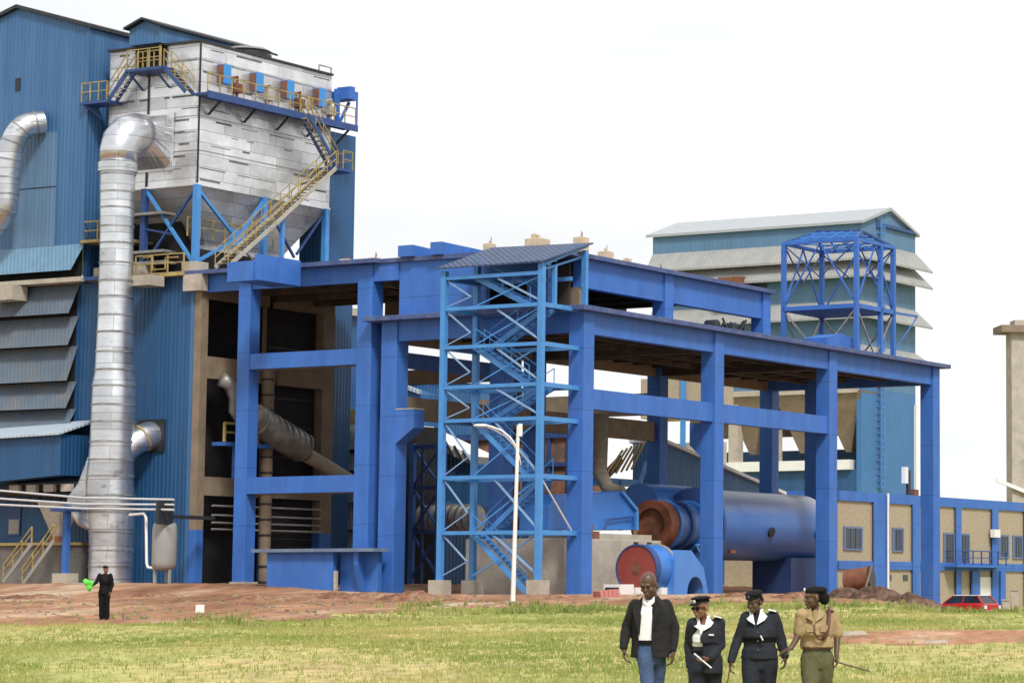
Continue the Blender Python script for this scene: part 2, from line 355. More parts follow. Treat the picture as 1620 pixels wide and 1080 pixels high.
# stubs on the roof
STL = ['small beige starter block by the clad shaft, first on the flat roof edge', 'beige starter block beside the first one on the flat roof edge', 'beige block just behind the stair tower sheet roof, nearest the blue upstands', 'widest beige block with tall rods behind the stair tower roof', 'beige block at the high corner of the stair tower roof', 'beige block standing just past the stair tower roof corner', 'low pale block with rods along the upper slab edge', 'lowest long pale block along the upper slab edge']
for i, (px, w_, h_) in enumerate(((544, .6, .45), (589, .6, .42), (770, .5, .75), (842, .95, .85), (914, .6, .75), (953, .62, .62), (988, .8, .25), (1040, 1.0, .22))):
    u, v = (2.2, onU(px, 380, 2.2)[0]) if px < 920 else (onV(px, 400, 3.4)[0], 3.4)
    t = thing('column_stub', STL[i], 'concrete stub', u, v, 18.64, 'concrete stubs on the upper roof')
    MB().box(u, u+w_, v-w_/2, v+w_/2, 18.62, 18.64+h_).build('block', CONCS, t, bevel=.03)
    for k in range(3): MB().bar((u+.1+.2*k, v-.2+.2*k, 18.6), (u+.12+.2*k, v-.2+.2*k, 18.64+h_+.12+.1*((i+k) % 3)), .025).build('starter_bar', RUST, t)
    if i in (3, 6): MB().box(u+.1, u+.5, v-.15, v+.15, 18.64+h_, 18.85+h_).build('block_cap', CONCS, t)

# ------------------------------------------------------------------ steel stair tower in front of the hall
st = thing('steel_stair_tower', 'light blue steel stair tower with zigzag flights in front of the hall', 'stair tower', -1.5, 3.3, 1.3)
u0, u1, v0, v1 = -3.05, -.25, .40, 6.2
LV = [4.4, 7.1, 9.89, 11.54, 13.51, 15.42, 16.96]
for (u, v, t) in ((u0, v0, 17.45), (u0, v1, 17.3), (u1-.1, v1, 18.0)):
    MB().box(u-.14, u+.14, v-.14, v+.14, 2.1, t).build('post', STEELB, st)
    MB().box(u-.4, u+.4, v-.4, v+.4, .7, 2.1).build('plinth', CONCL, st)
MB().box(-2.05, -1.85, .32, .5, 15.4, 17.4).build('post', STEELB, st); MB().box(.32, .55, .1, .35, 15.6, 18.4).build('post', STEELB, st)
for i, z in enumerate(LV):
    m = MB().box(u0-.1, u0+.1, v0+.15, v1-.15, z-.10, z+.08); m.build('rail_beam', STEELB, st)
    if z < 16.5: MB().box(u0+.15, .3, v0-.1, v0+.1, z-.12, z+.1).build('rail_beam', STEELB, st)
    MB().box(u0+.15, u1, v1-.1, v1+.1, z-.12, z+.1).build('rail_beam', STEELB, st)
    MB().box(u1-.08, u1+.08, v0+.15, v1-.15, z-.12, z+.08).build('rail_beam', STEELB, st)
BRC = mat('pale_blue_brace', (.20, .33, .52), .5, var=.2)
ZL = [2.2]+LV
for i in range(len(ZL)-1):
    a, b = ZL[i]+.12, ZL[i+1]-.16; vm = (v0+v1)/2+.3
    x = u0+.02
    MB().bar((x, v1-.2, b), (x, v1-1.6, a+.35*(b-a)), .07, up=(1, 0, 0)).bar((x, v1-1.6, a+.35*(b-a)), (x, v1-.15, a), .05, up=(1, 0, 0)).build('brace', BRC, st)
    MB().bar((x, vm-.6, b), (x, v0+.15, a+.1), .09, up=(1, 0, 0)).build('brace', BRC, st)
    MB().bar((x+.1, v0+.2, b), (x+.1, vm+.7, a), .06, up=(1, 0, 0)).build('brace', STEELB, st)
    i == 1 and MB().bar((u0+.2, v0, b), (u1, v0, a), .07, up=(0, 1, 0)).build('brace', PIPEW, st)
def flight(z0, z1, va, vb, uc):
    """stringers and treads from (va,z0) up to (vb,z1)"""
    m = MB()
    for du in (-.42, .42): m.bar((uc+du, va, z0), (uc+du, vb, z1), .07, .26, up=(0, 0, 1))
    n = int((z1-z0)/.2)
    for k in range(1, n): t = k/n; m.box(uc-.4, uc+.4, va+(vb-va)*t-.12, va+(vb-va)*t+.12, z0+(z1-z0)*t+.05, z0+(z1-z0)*t+.08)
    f = m.build('stair_flight', STEELB, st)
    r = MB()
    for du in (-.42, .42):
        r.bar((uc+du, va, z0+.95), (uc+du, vb, z1+.95), .035)
        for k in range(3): t = k/2; p = (uc+du, va+(vb-va)*t, z0+(z1-z0)*t); r.bar(p, (p[0], p[1], p[2]+.95), .03)
    r.build('handrail', STEELB, f)
for i in range(7):
    a, b = ([1.5]+LV)[i], LV[i]
    dn = i % 2 == 0
    flight(a, b, 1.3 if dn else 4.6, 4.6 if dn else 1.3, -2.3 if dn else -1.0)
    MB().box(u0+.1, u1, (4.6 if dn else v0+.1), (v1-.1 if dn else 1.3), b-.02, b+.04).build('landing', NAVY, st)
# its pitched sheet roof
MB().hexa([(u0-.35, v0-.3, 17.42), (.75, v0-.45, 18.75), (u0-.35, v1+.35, 17.38), (.75, v1-.1, 18.85), (u0-.35, v0-.3, 17.50), (.75, v0-.45, 18.82), (u0-.35, v1+.35, 17.46), (.75, v1-.1, 18.93)]).build('sheet_roof', mat('roof_blue_sheet', (.028, .055, .13), .5, ribs=.03, ribpitch=.35, var=.2), st)
m = MB()
m.bar((u0, v0-.1, 17.36), (.6, v0-.2, 18.65), .12)
for k in range(6): t = k/5; m.bar((u0+.3+3.*t, v0-.2, 17.36+1.2*t), (u0+.3+3.*t, v0+.3, 17.5+1.2*t), .1)
m.bar((u0, v0-.0, 17.1), (.5, v0-.0, 18.1), .09); m.build('roof_truss', STEELB, st)

# white lamp post with curved double arm
lp = thingW('lamp_post', 'white lamp post with a curved twin arm in front of the stair tower', 'lamp post', onD(811, 955, 110), 0)
lx, ly, lz = onD(811, 955, 110); tx = onD(820, 672, 110)
dx, H = tx[0]-lx, tx[2]-lz
MB().tube([(0, 0, -.4), (dx*.5, 0, H*.5), (dx, 0, H)], [.10, .08, .065], 12).build('pole', WHITEP, lp, smooth='auto')
MB().box(-.25, .25, -.25, .25, -.5, .12).build('base_block', CONCL, lp)
arc = [(dx-1.55+1.55*math.sin(t), 0, H-.05-1.25*(1-math.cos(t))) for t in (0.05, .3, .6, .9, 1.2, 1.5)]
MB().tube([(p[0], p[1], p[2]+.05) for p in arc], .035, 8).build('arm', WHITEP, lp, smooth=True)
MB().tube([(p[0]+.12, p[1]+.1, p[2]-.4*(i/5)) for i, p in enumerate(arc)], .03, 8).build('arm', WHITEP, lp, smooth=True)
MB().ell((dx-1.5, 0, H-.02), (.32, .12, .07)).build('lamp_head', WHITEP, lp, smooth=True)
MB().box(dx+.02, dx+.16, -.1, .1, H-.45, H+.05).build('flood_lamp', WHITEP, lp)
# ------------------------------------------------------------------ blue-clad building on the left with the deck that carries the filter house
DECK = 18.65
clad = thing('clad_process_building', 'tall blue corrugated building with louvred wall, gabled tower and concrete side bay', 'industrial building', 0, 30, 2)
# gabled tower
tw = [(33.0, 20.6), (33.0, 32.7), (38.4, 34.3), (44.0, 32.7), (44.0, 20.6)]
MB().prism(tw, 0, 0, 16).build('tower_wall', CLAD, clad)
MB().prism([(32.8, 32.66), (38.4, 34.32), (44.2, 32.66), (44.2, 32.86), (38.4, 34.52), (32.8, 32.86)], 0, -.25, 16.2).build('tower_roof', DARKM, clad)
MB().box(-.06, -.003, 38.1, 38.45, 29.6, 30.3).build('small_window', DARKM, clad)
MB().box(-.08, -.003, 32.95, 33.2, 20.6, 32.5).build('corner_trim', CLAD, clad)
# front wall below: blue wall, strip by the louvres
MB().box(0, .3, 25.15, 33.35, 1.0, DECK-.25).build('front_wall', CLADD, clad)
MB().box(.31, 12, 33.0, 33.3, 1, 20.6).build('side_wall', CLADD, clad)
MB().box(-.06, 0, 24.95, 25.2, 1.2, 18.2).build('corner_trim', CLAD, clad)
pa = onU(26, 215, 0); pb_ = onU(86, 385, 0)
MB().box(-.03, -.002, pb_[0], pa[0], 20.62, pa[1]).build('patched_panel', mat('paler_blue_sheet', (.095, .185, .31), .5, var=.15, vscale=1, stretch=(1.6, 1.6, .15), ribs=.008, ribpitch=.28), clad)
MB().box(-.04, -.03, pb_[0], pa[0], 23.9, 23.97).build('panel_seam', DARKM, clad)
# louvres
lev = [(20.6, 19.05, 1.0), (18.35, 16.7, .8), (16.6, 14.95, .8), (14.95, 13.0, .8), (13.0, 11.5, .8), (11.5, 10.2, .8)]
for i, (a, b, o_) in enumerate(lev):
    vr = 33.15 if i else 32.9
    MB().hexa([(-.05, vr, a), (-.02, vr, a), (-o_, vr+.05, b), (-o_+.03, vr+.05, b), (-.05, 46, a), (-.02, 46, a), (-o_, 46, b), (-o_+.03, 46, b)]).build('louvre_panel', LOUV if i else mat('pale_louvre_sheet', (.115, .22, .33), .55, var=.12, ribs=.012, ribpitch=.28), clad)
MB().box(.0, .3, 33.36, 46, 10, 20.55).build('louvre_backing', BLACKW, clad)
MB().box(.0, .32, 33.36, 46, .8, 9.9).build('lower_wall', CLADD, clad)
# deck
MB().box(-.45, 13, 25.45, 33.0, DECK-.25, DECK-.01).build('deck_slab', CONC, clad)
MB().box(-1.0, -.01, 32.2, 46, DECK-.25, DECK-.0).build('deck_edge', CONCL, clad)
MB().box(-.5, -.46, 25.3, 29.0, DECK-.24, DECK-.05).build('yellow_kerb', YEL, clad)
MB().box(-.75, -.46, 29.2, 32.8, DECK-.22, DECK-.02).build('walkway_edge', NAVY, clad)
MB().box(-1.6, -.46, 26.7, 28.1, 17.85, DECK-.25).build('corbel', CONCL, clad)
MB().box(-1.6, -.46, 36.6, 38.6, 17.55, DECK-.3).build('corbel', CONCL, clad)
MB().box(-.45, .1, 24.15, 25.4, 17.55, DECK-.22).build('corbel', CONCL, clad)
# concrete side bay (faces the hall)
for (u, w_) in ((0.0, .55), (5.7, .3), (10.2, 1.0)):
    c = MB().box(u, u+w_, 24.45 if w_ > .5 else 24.95, 25.1, 4.8, DECK-.25).build('column', CONC, clad, label='raw brown concrete column')
    MB().box(u-.003, u+w_+.003, 24.447 if w_ > .5 else 24.947, 25.103, .8, 4.8).build('column_base', BLUE, c)
for (a, b) in ((12.92, 14.1), (6.65, 7.65), (17.2, DECK-.25)):
    MB().box(.55, 5.6, 24.5, 24.9, a, b).build('beam', CONC, clad); MB().box(6.3, 10.2, 24.4, 24.9, a, b).build('beam', CONC, clad)
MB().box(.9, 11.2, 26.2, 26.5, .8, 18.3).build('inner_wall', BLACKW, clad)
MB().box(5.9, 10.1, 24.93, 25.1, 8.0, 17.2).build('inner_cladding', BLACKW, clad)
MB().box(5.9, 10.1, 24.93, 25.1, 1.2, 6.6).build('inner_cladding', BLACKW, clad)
m = MB()
for z in (2.9, 4.4, 5.6, 8.9, 10.6, 12.2, 15.0): MB().box(6.1, 10.1, 24.9, 24.93, z, z+.08).build('sheet_joint', DARKM, clad)
# little platform inside the bay
p = thing('inner_platform', 'small blue platform with yellow rail inside the dark side bay', 'platform', 3, 24, 8)
MB().box(.9, 5.0, 23.4, 24.3, 9.3, 9.5).build('deck', BLUE, p)
MB().box(1.9, 2.15, 23.5, 23.75, 7.6, 9.3).build('leg', BLUE, p)
MB().rail([(.9, 23.45, 9.5), (4.9, 23.45, 9.5)], 1.0, 1.2, .06).build('railing', YEL, p)
# thick duct inside bay, descending right
d = thing('lagged_duct', 'dull grey lagged duct sloping down inside the dark bay', 'duct', 7, 23.4, 9)
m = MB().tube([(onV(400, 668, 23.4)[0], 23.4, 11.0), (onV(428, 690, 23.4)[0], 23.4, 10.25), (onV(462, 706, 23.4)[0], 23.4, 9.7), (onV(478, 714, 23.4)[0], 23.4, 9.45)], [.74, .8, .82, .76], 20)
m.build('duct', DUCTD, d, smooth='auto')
for t in range(8):
    q = Vector((onV(408, 668, 23.4)[0], 23.4, 10.75)).lerp(Vector((onV(476, 714, 23.4)[0], 23.4, 9.5)), t/7); dd = Vector((3.4, 0, -1.2)).normalized()*.04
    MB().tube([q-dd, q+dd], .85, 20).build('joint_ring', DUCTD, d, smooth='auto')
MB().tube([(onV(484, 722, 23.4)[0], 23.4, 9.1), (onV(560, 752, 23.4)[0], 23.4, 7.7)], [.42, .36], 12).build('outlet_pipe', CONCL, d, smooth='auto')
d = thing('banded_pipe', 'upright brown banded pipe behind the blue bay column', 'pipe', 5.2, 23.9, 3)
m = MB().tube([(4.9, 23.9, 1.2), (4.9, 23.9, 14)], .33, 12); m.build('pipe', CONC, d, smooth='auto')
for k in range(14): MB().tube([(4.9, 23.9, 2+k*.85), (4.9, 23.9, 2.1+k*.85)], .37, 12).build('band', DARKM, d)
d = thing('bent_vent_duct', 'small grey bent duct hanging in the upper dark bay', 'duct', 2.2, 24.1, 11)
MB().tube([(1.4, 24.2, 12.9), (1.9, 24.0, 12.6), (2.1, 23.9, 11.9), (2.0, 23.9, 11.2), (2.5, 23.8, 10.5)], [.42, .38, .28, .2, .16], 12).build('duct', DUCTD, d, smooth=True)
for k, z in enumerate((5.6, 5.2, 4.85, 6.1)):
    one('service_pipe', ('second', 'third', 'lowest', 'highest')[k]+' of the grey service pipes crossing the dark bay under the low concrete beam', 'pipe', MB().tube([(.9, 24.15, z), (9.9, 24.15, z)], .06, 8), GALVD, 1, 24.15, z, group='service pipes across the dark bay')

# ------------------------------------------------------------------ silver filter house on the deck
fh = thing('filter_house', 'large silver sheet-clad filter house on blue legs above the deck', 'filter house', .8, 25.7, DECK)
A0, A1, B0, B1 = .8, 12.0, 25.7, 32.2
MB().box(A0, A1, B0, B1, 28.3, 31.35).build('upper_casing', SILV, fh)
m = MB().hexa([(3.2, 27.2, 20.5), (9.6, 27.2, 20.5), (3.2, 30.6, 20.5), (9.6, 30.6, 20.5), (A0+.05, B0+.05, 23.55), (A1-.05, B0+.05, 23.55), (A0+.05, B1-.05, 23.55), (A1-.05, B1-.05, 23.55)])
m.build('hopper', mat('hopper_sheet', (.50, .49, .48), .45, metal=.4, var=.2, vscale=.8, bump=.4, bscale=3, col2=(.2, .19, .18), ramp=(.56, .7), panels=(6.1, .72)), fh)
MB().box(3.0, 9.9, 27.0, 30.8, 20.2, 20.5).build('hopper_flange', SILV, fh)
# horizontal laps of the sheet rows
for z in (25.4, 27.3, 30.4): MB().box(A0-.03, A1+.03, B0-.03, B1+.03, z, z+.045).build('sheet_lap', mat('lap_shade', (.30, .30, .31), .5, metal=.4, var=.5, vscale=.8), fh)
MB().box(A0-.05, A1+.05, B0-.05, B1+.05, 23.48, 23.6).build('base_flange', SILV, fh)
for (u, v) in ((A0-.04, B0-.04), (A0-.04, 29.3)): MB().box(u-.03, u+.05, v-.03, v+.05, 23.6, 31.3).build('corner_seam', DARKM, fh)
MB().box(A0-.25, A1, B0-.15, B1, 31.352, 31.46).build('roof_sheet', DARKM, fh)
MB().tube([(6.5, 27.3, 31.46), (6.5, 27.3, 31.95)], [1.25, 1.25], 20).build('roof_fan_ring', DARKM, fh, smooth='auto')
MB().tube([(6.5, 27.3, 31.95), (6.5, 27.3, 32.1)], [1.35, 1.1], 20).build('roof_fan_cap', GALVD, fh, smooth='auto')
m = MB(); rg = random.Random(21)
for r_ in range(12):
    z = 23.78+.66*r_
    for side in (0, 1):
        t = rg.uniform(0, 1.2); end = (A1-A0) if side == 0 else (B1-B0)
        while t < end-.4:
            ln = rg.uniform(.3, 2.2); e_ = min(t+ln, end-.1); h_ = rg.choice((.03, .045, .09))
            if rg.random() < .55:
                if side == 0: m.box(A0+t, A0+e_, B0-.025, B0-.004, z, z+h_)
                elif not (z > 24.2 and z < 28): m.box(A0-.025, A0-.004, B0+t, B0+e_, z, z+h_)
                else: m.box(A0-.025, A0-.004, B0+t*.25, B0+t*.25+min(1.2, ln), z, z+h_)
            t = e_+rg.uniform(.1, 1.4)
m_ = MB().box(A0, A1, B0, B1, 23.6, 28.298); m_.add(m.v, m.f); cs_ = m_.build('casing', SILV, fh)      # dark strips stand in for shadow gaps at open laps, in the casing mesh
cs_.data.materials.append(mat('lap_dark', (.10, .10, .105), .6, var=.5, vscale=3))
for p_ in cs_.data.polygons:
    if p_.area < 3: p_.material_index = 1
# penthouse
ph = MB().prism([(28.1, 31.46), (28.1, 32.35), (29.2, 32.75), (30.3, 32.35), (30.3, 31.46)], 0, .2, 9.5); ph.build('penthouse_wall', CLAD, fh)
MB().prism([(27.9, 32.33), (29.2, 32.80), (30.5, 32.33), (30.5, 32.45), (29.2, 32.92), (27.9, 32.45)], 0, -.1, 9.8).build('penthouse_roof', DARKM, fh)
MB().box(.7, .797, 28.1, 30.3, 29.95, 31.44).build('doorway', BLACKW, fh)
m = MB().rail([(.45, 28.3, 30.0), (.45, 29.9, 30.0)], 1.1, .4, .03); m.bar((.5, 28.3, 30), (.5, 28.3, 31.4), .1); m.bar((.5, 29.2, 30), (.5, 29.2, 31.3), .08); m.build('door_rail', YEL, fh)
# motor boxes
for k, u in enumerate((2.45, 5.15, 7.8, 10.6)):
    b = MB().box(u-.30, u+.32, B0-.5, B0-.003, 29.25, 30.35); b.build('motor_box', BOXB, fh, bevel=.03)
    MB().box(u-.34, u-.303, B0-.48, B0-.05, 29.3, 30.3).build('motor_box_side', MINT, fh)
    m = MB().tube([(u+1.2, B0-.15, 28.7), (u+1.2, B0-.15, 29.9)], .08, 8).tube([(u+1.2, B0-.2, 29.9), (u+.5, B0-.2, 29.7)], .06, 8); m.box(u+.9, u+1.5, B0-.3, B0-.01, 29.0, 29.5); m.build('valve_pipe', CONCL if k % 2 else RUST, fh)
# legs and braces
LG = [(A0, B0), (A0, 29.4), (6.3, B0), (11.7, B0), (11.7, 31.9), (A0, 32.0)]
for (u, v) in LG:
    MB().box(u-.16, u+.16, v-.16, v+.16, DECK+.5, 23.5).build('leg', STEELB if v < 29 else NAVY, fh)
    MB().box(u-.5, u+.5, v-.5, v+.5, DECK-.01, DECK+.6).build('leg_plinth', CONCL, fh)
def brace(p, q, w_=.16, m=STEELB): MB().bar(p, q, w_).build('brace', m, fh)
brace((A0, 29.3, 23.4), (A0, 25.8, 19.2)); brace((A0, 25.8, 23.3), (A0, 29.3, 19.3), .12, NAVY); brace((A0, 29.4, 21.3), (A0, 27.4, 20.9), .1, NAVY)
brace((A0, B0, 23.3), (4.1, B0, 20.9)); brace((4.1, B0, 20.9), (A0+.1, B0, 19.3)); brace((6.3, B0, 23.3), (4.1, B0, 20.9)); brace((6.3, B0, 23.3), (9.0, B0, 20.4), .12, NAVY); brace((11.7, B0, 23.4), (9.2, B0, 20.6), .12, NAVY); brace((4.1, B0, 20.9), (6.6, B0, 19.0), .12, GALVD)
MB().box(3.6, 4.7, B0-.1, B0+.1, 20.5, 21.4).build('gusset_plate', STEELB, fh)
m = MB().box(-.3, 12, 30, 33, 20.6, 20.75).rail([(0, 30, 20.75), (0, 33, 20.75)], 1.05, 1, .04).rail([(.9, 26.4, 20.75), (8, 26.4, 20.75)], 1.05, 1, .03)
m.build('inner_walkway', mat('grimy_yellow', (.28, .22, .08), .7, var=.4, vscale=2), fh)
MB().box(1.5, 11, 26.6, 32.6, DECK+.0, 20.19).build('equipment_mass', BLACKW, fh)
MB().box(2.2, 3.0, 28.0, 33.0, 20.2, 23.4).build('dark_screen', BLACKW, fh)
for z in (19.3, 19.9, 22.0): MB().box(.4, 1.4, 26.6+z*.05, 31.8, z, z+.14).build('pipe_run', GALVD, fh)
MB().rail([(-.2, 25.6, DECK), (-.2, 29.0, DECK)], 1.0, 1.1, .035).build('deck_railing', YEL, fh)
MB().tube([(-.2, 26.0, DECK+.8), (-.2, 26.9, DECK+.8), (-.2, 26.9, DECK+.2), (-.2, 27.8, DECK+.2), (-.2, 27.8, DECK+.9), (-.2, 28.5, DECK+.9)], .05, 8).build('yellow_pipe', YEL, fh)
# walkways round the casing
WZ = 28.45
MB().box(.3, 13.1, B0-1.05, B0-.003, WZ-.14, WZ-.0).build('side_walkway', NAVY, fh)
MB().box(.25, 13.1, B0-1.12, B0-1.06, WZ-.32, WZ+.06).build('walkway_beam', NAVY, fh)
MB().rail([(.3, B0-1.0, WZ), (13.0, B0-1.0, WZ)], 1.05, .95, .028).build('side_railing', YEL, fh)
for u in (1.5, 4.4, 7.2, 9.8, 12.5): MB().bar((u, B0-1.0, WZ-.2), (u, B0-.05, WZ-1.0), .1).build('walkway_bracket', DARKM, fh)
MB().box(-.4, .79, 27.4, 30.0, 29.85, 30.0).build('front_platform', NAVY, fh)
MB().rail([(-.35, 27.5, 30.0), (-.35, 29.9, 30.0)], 1.05, .6, .025).build('front_railing', YEL, fh)
for v in (27.8, 29.7): MB().bar((-.4, v, 29.8), (.75, v, 29.0), .09).build('platform_bracket', NAVY, fh)
MB().box(-.4, .79, 31.2, 33.2, WZ-.15, WZ).build('corner_platform', NAVY, fh)
MB().rail([(-.35, 31.3, WZ), (-.35, 33.15, WZ), (.7, 33.15, WZ)], 1.05, .55, .028).build('corner_railing', YEL, fh)
m = MB().bar((-.3, 33.0, WZ-.15), (.7, 32.3, WZ-1.0), .1); m.build('platform_bracket', NAVY, fh)
def lad(p, q, wdir, name='stair', rail=1.0, wid=.6, mstr=NAVY, mtread=WHITEP, mrail=YEL):
    p = Vector(p); q = Vector(q); wv = Vector(wdir)*wid/2; m = MB()
    for s_ in (-1, 1): m.bar(p+wv*s_, q+wv*s_, .06, .22)
    o = m.build(name, mstr, fh); n = int(abs(q.z-p.z)/.21); m = MB(); hd = Vector((q.x-p.x, q.y-p.y, 0)).normalized()*.13
    for k in range(1, n):
        c = p.lerp(q, k/n); a, b = c-wv-hd, c+wv-hd; e, f = c-wv+hd, c+wv+hd; t = Vector((0, 0, .04)); m.hexa([a, b, e, f, a+t, b+t, e+t, f+t])
    m.build('tread', mtread, o, kind='stuff' if n > 100 else None)
    m = MB()
    for s_ in (-1, 1):
        for h in (rail, rail*.55): m.bar(p+wv*s_+Vector((0, 0, h)), q+wv*s_+Vector((0, 0, h)), .042)
        k = max(2, int((q-p).length/.9))
        for i in range(k+1): c = p.lerp(q, i/k)+wv*s_; m.bar(c, c+Vector((0, 0, rail)), .04)
    m.build('handrail', mrail, o)
lad((.1, 31.3, WZ), (.1, 30.0, 29.95), (1, 0, 0)); lad((.1, 25.8, WZ), (.1, 27.4, 29.95), (1, 0, 0), mtread=YEL)
lad((10.6, 24.3, 25.65), (7.9, 24.3, WZ-.1), (0, 1, 0), mtread=CONCL)
MB().box(10.2, 11.9, 23.9, 25.6, 25.5, 25.65).build('mid_landing', NAVY, fh)
MB().rail([(11.0, 23.95, 25.65), (11.85, 23.95, 25.65), (11.85, 25.5, 25.65)], 1.05, .9, .025).build('landing_railing', YEL, fh)
MB().bar((10.8, 24.2, 25.4), (9.2, 25.5, 24.6), .1).build('walkway_bracket', DARKM, fh)
lad((1.2, 24.2, DECK+.3), (5.6, 24.2, 22.15), (0, 1, 0), wid=.9, mtread=YEL, mstr=CONCL); lad((5.6, 24.2, 22.15), (10.2, 24.2, 25.55), (0, 1, 0), wid=.8, mtread=YEL, mstr=CONCL)
MB().box(5.9, 6.1, 24.0, 24.2, DECK, 22.3).build('stair_post', STEELB, fh)
MB().bar((5.95, 24.1, 22.2), (7.6, 24.1, 23.5), .16).build('stair_strut', NAVY, fh)
# end frame of walkway, pipe loop, back tower
m = MB().box(12.3, 13.2, B0-1.0, B0+2, 30.0, 30.5); m.bar((13.1, B0-1, 28.4), (13.1, B0-1, 30), .08); m.bar((12.1, B0-.5, 28.5), (13.0, B0-.5, 29.9), .14); m.box(12.1, 12.3, B0-.4, B0-.1, 28.4, 30.6); m.box(12.5, 12.9, B0-1, B0, 30.5, 30.75)
m.build('end_frame', BLUE, fh)
MB().tube([(11.2, B0+.3, 31.4), (11.2, B0+.3, 31.9), (12.3, B0+.3, 31.9), (12.3, B0+.3, 30)], .05, 8).build('vent_loop', GALVD, fh)
lt = thing('lift_shaft', 'narrow blue corrugated shaft rising just behind the filter house', 'lift shaft', 13, 26, DECK)
MB().box(12.7, 15.2, 26.4, 28.4, 1, 28.3).build('shaft_wall', CLADD, lt)
m = MB()
for z in (20, 21.3, 22.6, 23.4): m.box(12.2, 12.7, 26.2, 26.4, z, z+.12)
m.box(12.2, 12.36, 26.2, 26.36, DECK, 24.2); m.build('side_ladder_frame', STEELB, lt)

# ------------------------------------------------------------------ big duct standing before the wall, with elbow into the filter house
ch = thing('standing_duct', 'tall banded silver duct standing before the blue wall and bending into the filter house', 'duct', -2, 28.7, 2.2)
prof = [(1.9, 28.5, 1.12), (3.6, 28.5, 1.14), (5.1, 28.52, 1.16), (6.0, 28.6, 1.22), (7.1, 28.72, 1.25), (8.6, 28.66, 1.18), (10.2, 28.63, 1.15), (12.6, 28.62, 1.13), (13.1, 28.62, 1.03), (16.3, 28.66, .92), (20, 28.72, .88), (24.0, 28.8, .93)]
MB().tube([(-2, v, z) for z, v, r in prof], [r for z, v, r in prof], 28).build('duct_wall', GALV, ch, smooth='auto')
z = 2.8; k = 0
while z < 24:
    i = [j for j in range(len(prof)-1) if prof[j][0] <= z][-1]; t = (z-prof[i][0])/(prof[i+1][0]-prof[i][0])
    v = prof[i][1]+(prof[i+1][1]-prof[i][1])*t; r = prof[i][2]+(prof[i+1][2]-prof[i][2])*t
    MB().tube([(-2, v, z), (-2, v, z+.09)], r+.035, 28).build('duct_band', mat('band_sheet', (.28, .28, .28), .5, metal=.6, var=.5, vscale=2), ch, smooth='auto')
    z += .86+.25*((k*37) % 5)/5; k += 1
MB().tube([(-2, 28.8, 24.0), (-2, 28.8, 24.5)], [1.05, 1.05], 28).build('flange', GALV, ch, smooth='auto')
el = [(-2, 28.8, 24.5), (-1.95, 28.8, 25.1), (-1.75, 28.78, 25.7), (-1.35, 28.72, 26.15), (-.85, 28.65, 26.35), (-.4, 28.6, 26.4)]
MB().tube(el, [.96, 1.02, 1.08, 1.1, 1.06, 1.0], 28).build('elbow', GALV, ch, smooth=True)
m = MB(); n = 28; r1 = [(-.45, 28.6+1.0*math.cos(2*PI*k/n), 26.3+1.0*math.sin(2*PI*k/n)) for k in range(n)]
def sq(t, h, c): x, y = math.cos(t), math.sin(t); s_ = h/max(abs(x), abs(y)); return (c[0], c[1]+x*s_, c[2]+y*s_)
r2 = [sq(2*PI*k/n, 1.5, (.75, 29.0, 26.0)) for k in range(n)]
m.loft([r1, r2]); m.build('square_transition', GALV, ch)
MB().box(.69, .78, 27.4, 30.6, 24.4, 27.6).build('transition_flange', SILV, ch)
# branches: flare low at the far side, short stub to the wall
MB().prism([(29.3, 9.6), (29.9, 8.6), (30.5, 7.3), (31.3, 6.5), (31.2, 5.9), (30.4, 5.0), (29.3, 4.6)], 0, -2.6, -1.3).build('branch_duct', GALV, ch, bevel=.2)
MB().tube([(-2, 28.5, 8.2), (-1.7, 28.3, 8.8), (-1.2, 28.0, 9.4), (-.6, 27.75, 9.75), (-.2, 27.7, 9.85), (.02, 27.7, 9.85)], [.6, .68, .72, .76, .78, .78], 20).build('wall_stub', GALV, ch, smooth='auto')
MB().tube([(-.72, 27.8, 9.68), (-.64, 27.77, 9.73)], .79, 20).build('duct_band', YEL, ch)
MB().box(-.12, -.003, 26.75, 28.6, 9.0, 10.75).build('wall_plate', DARKM, ch)
MB().box(-3.4, -.6, 27.3, 29.9, 1.2, 2.0).build('plinth', CONCL, ch)

# elbow duct on the tower wall
e = thing('elbow_duct', 'silver segmented elbow duct bending down beside the gabled tower', 'duct', -1, 36, 24)
q = [onU(px, py, uu) for px, py, uu in ((62, 192, -.4), (38, 200, -1.0), (20, 226, -1.4), (12, 262, -1.5), (10, 300, -1.5), (8, 330, -1.5), (-8, 358, -1.5))]
uu = (-.1, -1.0, -1.4, -1.5, -1.5, -1.5, -1.5)
pts = [Vector((uu[i], q[i][0], q[i][1])) for i in range(7)]
sm = []
for i in range(6):
    for t in (0, .25, .5, .75):
        P = [pts[max(0, i-1)], pts[i], pts[i+1], pts[min(6, i+2)]]
        sm.append(.5*((2*P[1])+(-P[0]+P[2])*t+(2*P[0]-5*P[1]+4*P[2]-P[3])*t*t+(-P[0]+3*P[1]-3*P[2]+P[3])*t**3))
sm.append(pts[6])
MB().tube(sm, .66, 22).build('duct_wall', GALV, e, smooth='auto')
for i in range(2, len(sm)-1, 3):
    dd = (sm[i+1]-sm[i-1]).normalized()*.04; MB().tube([sm[i]-dd, sm[i]+dd], .70, 22).build('duct_band', mat('band_sheet', ()), e)

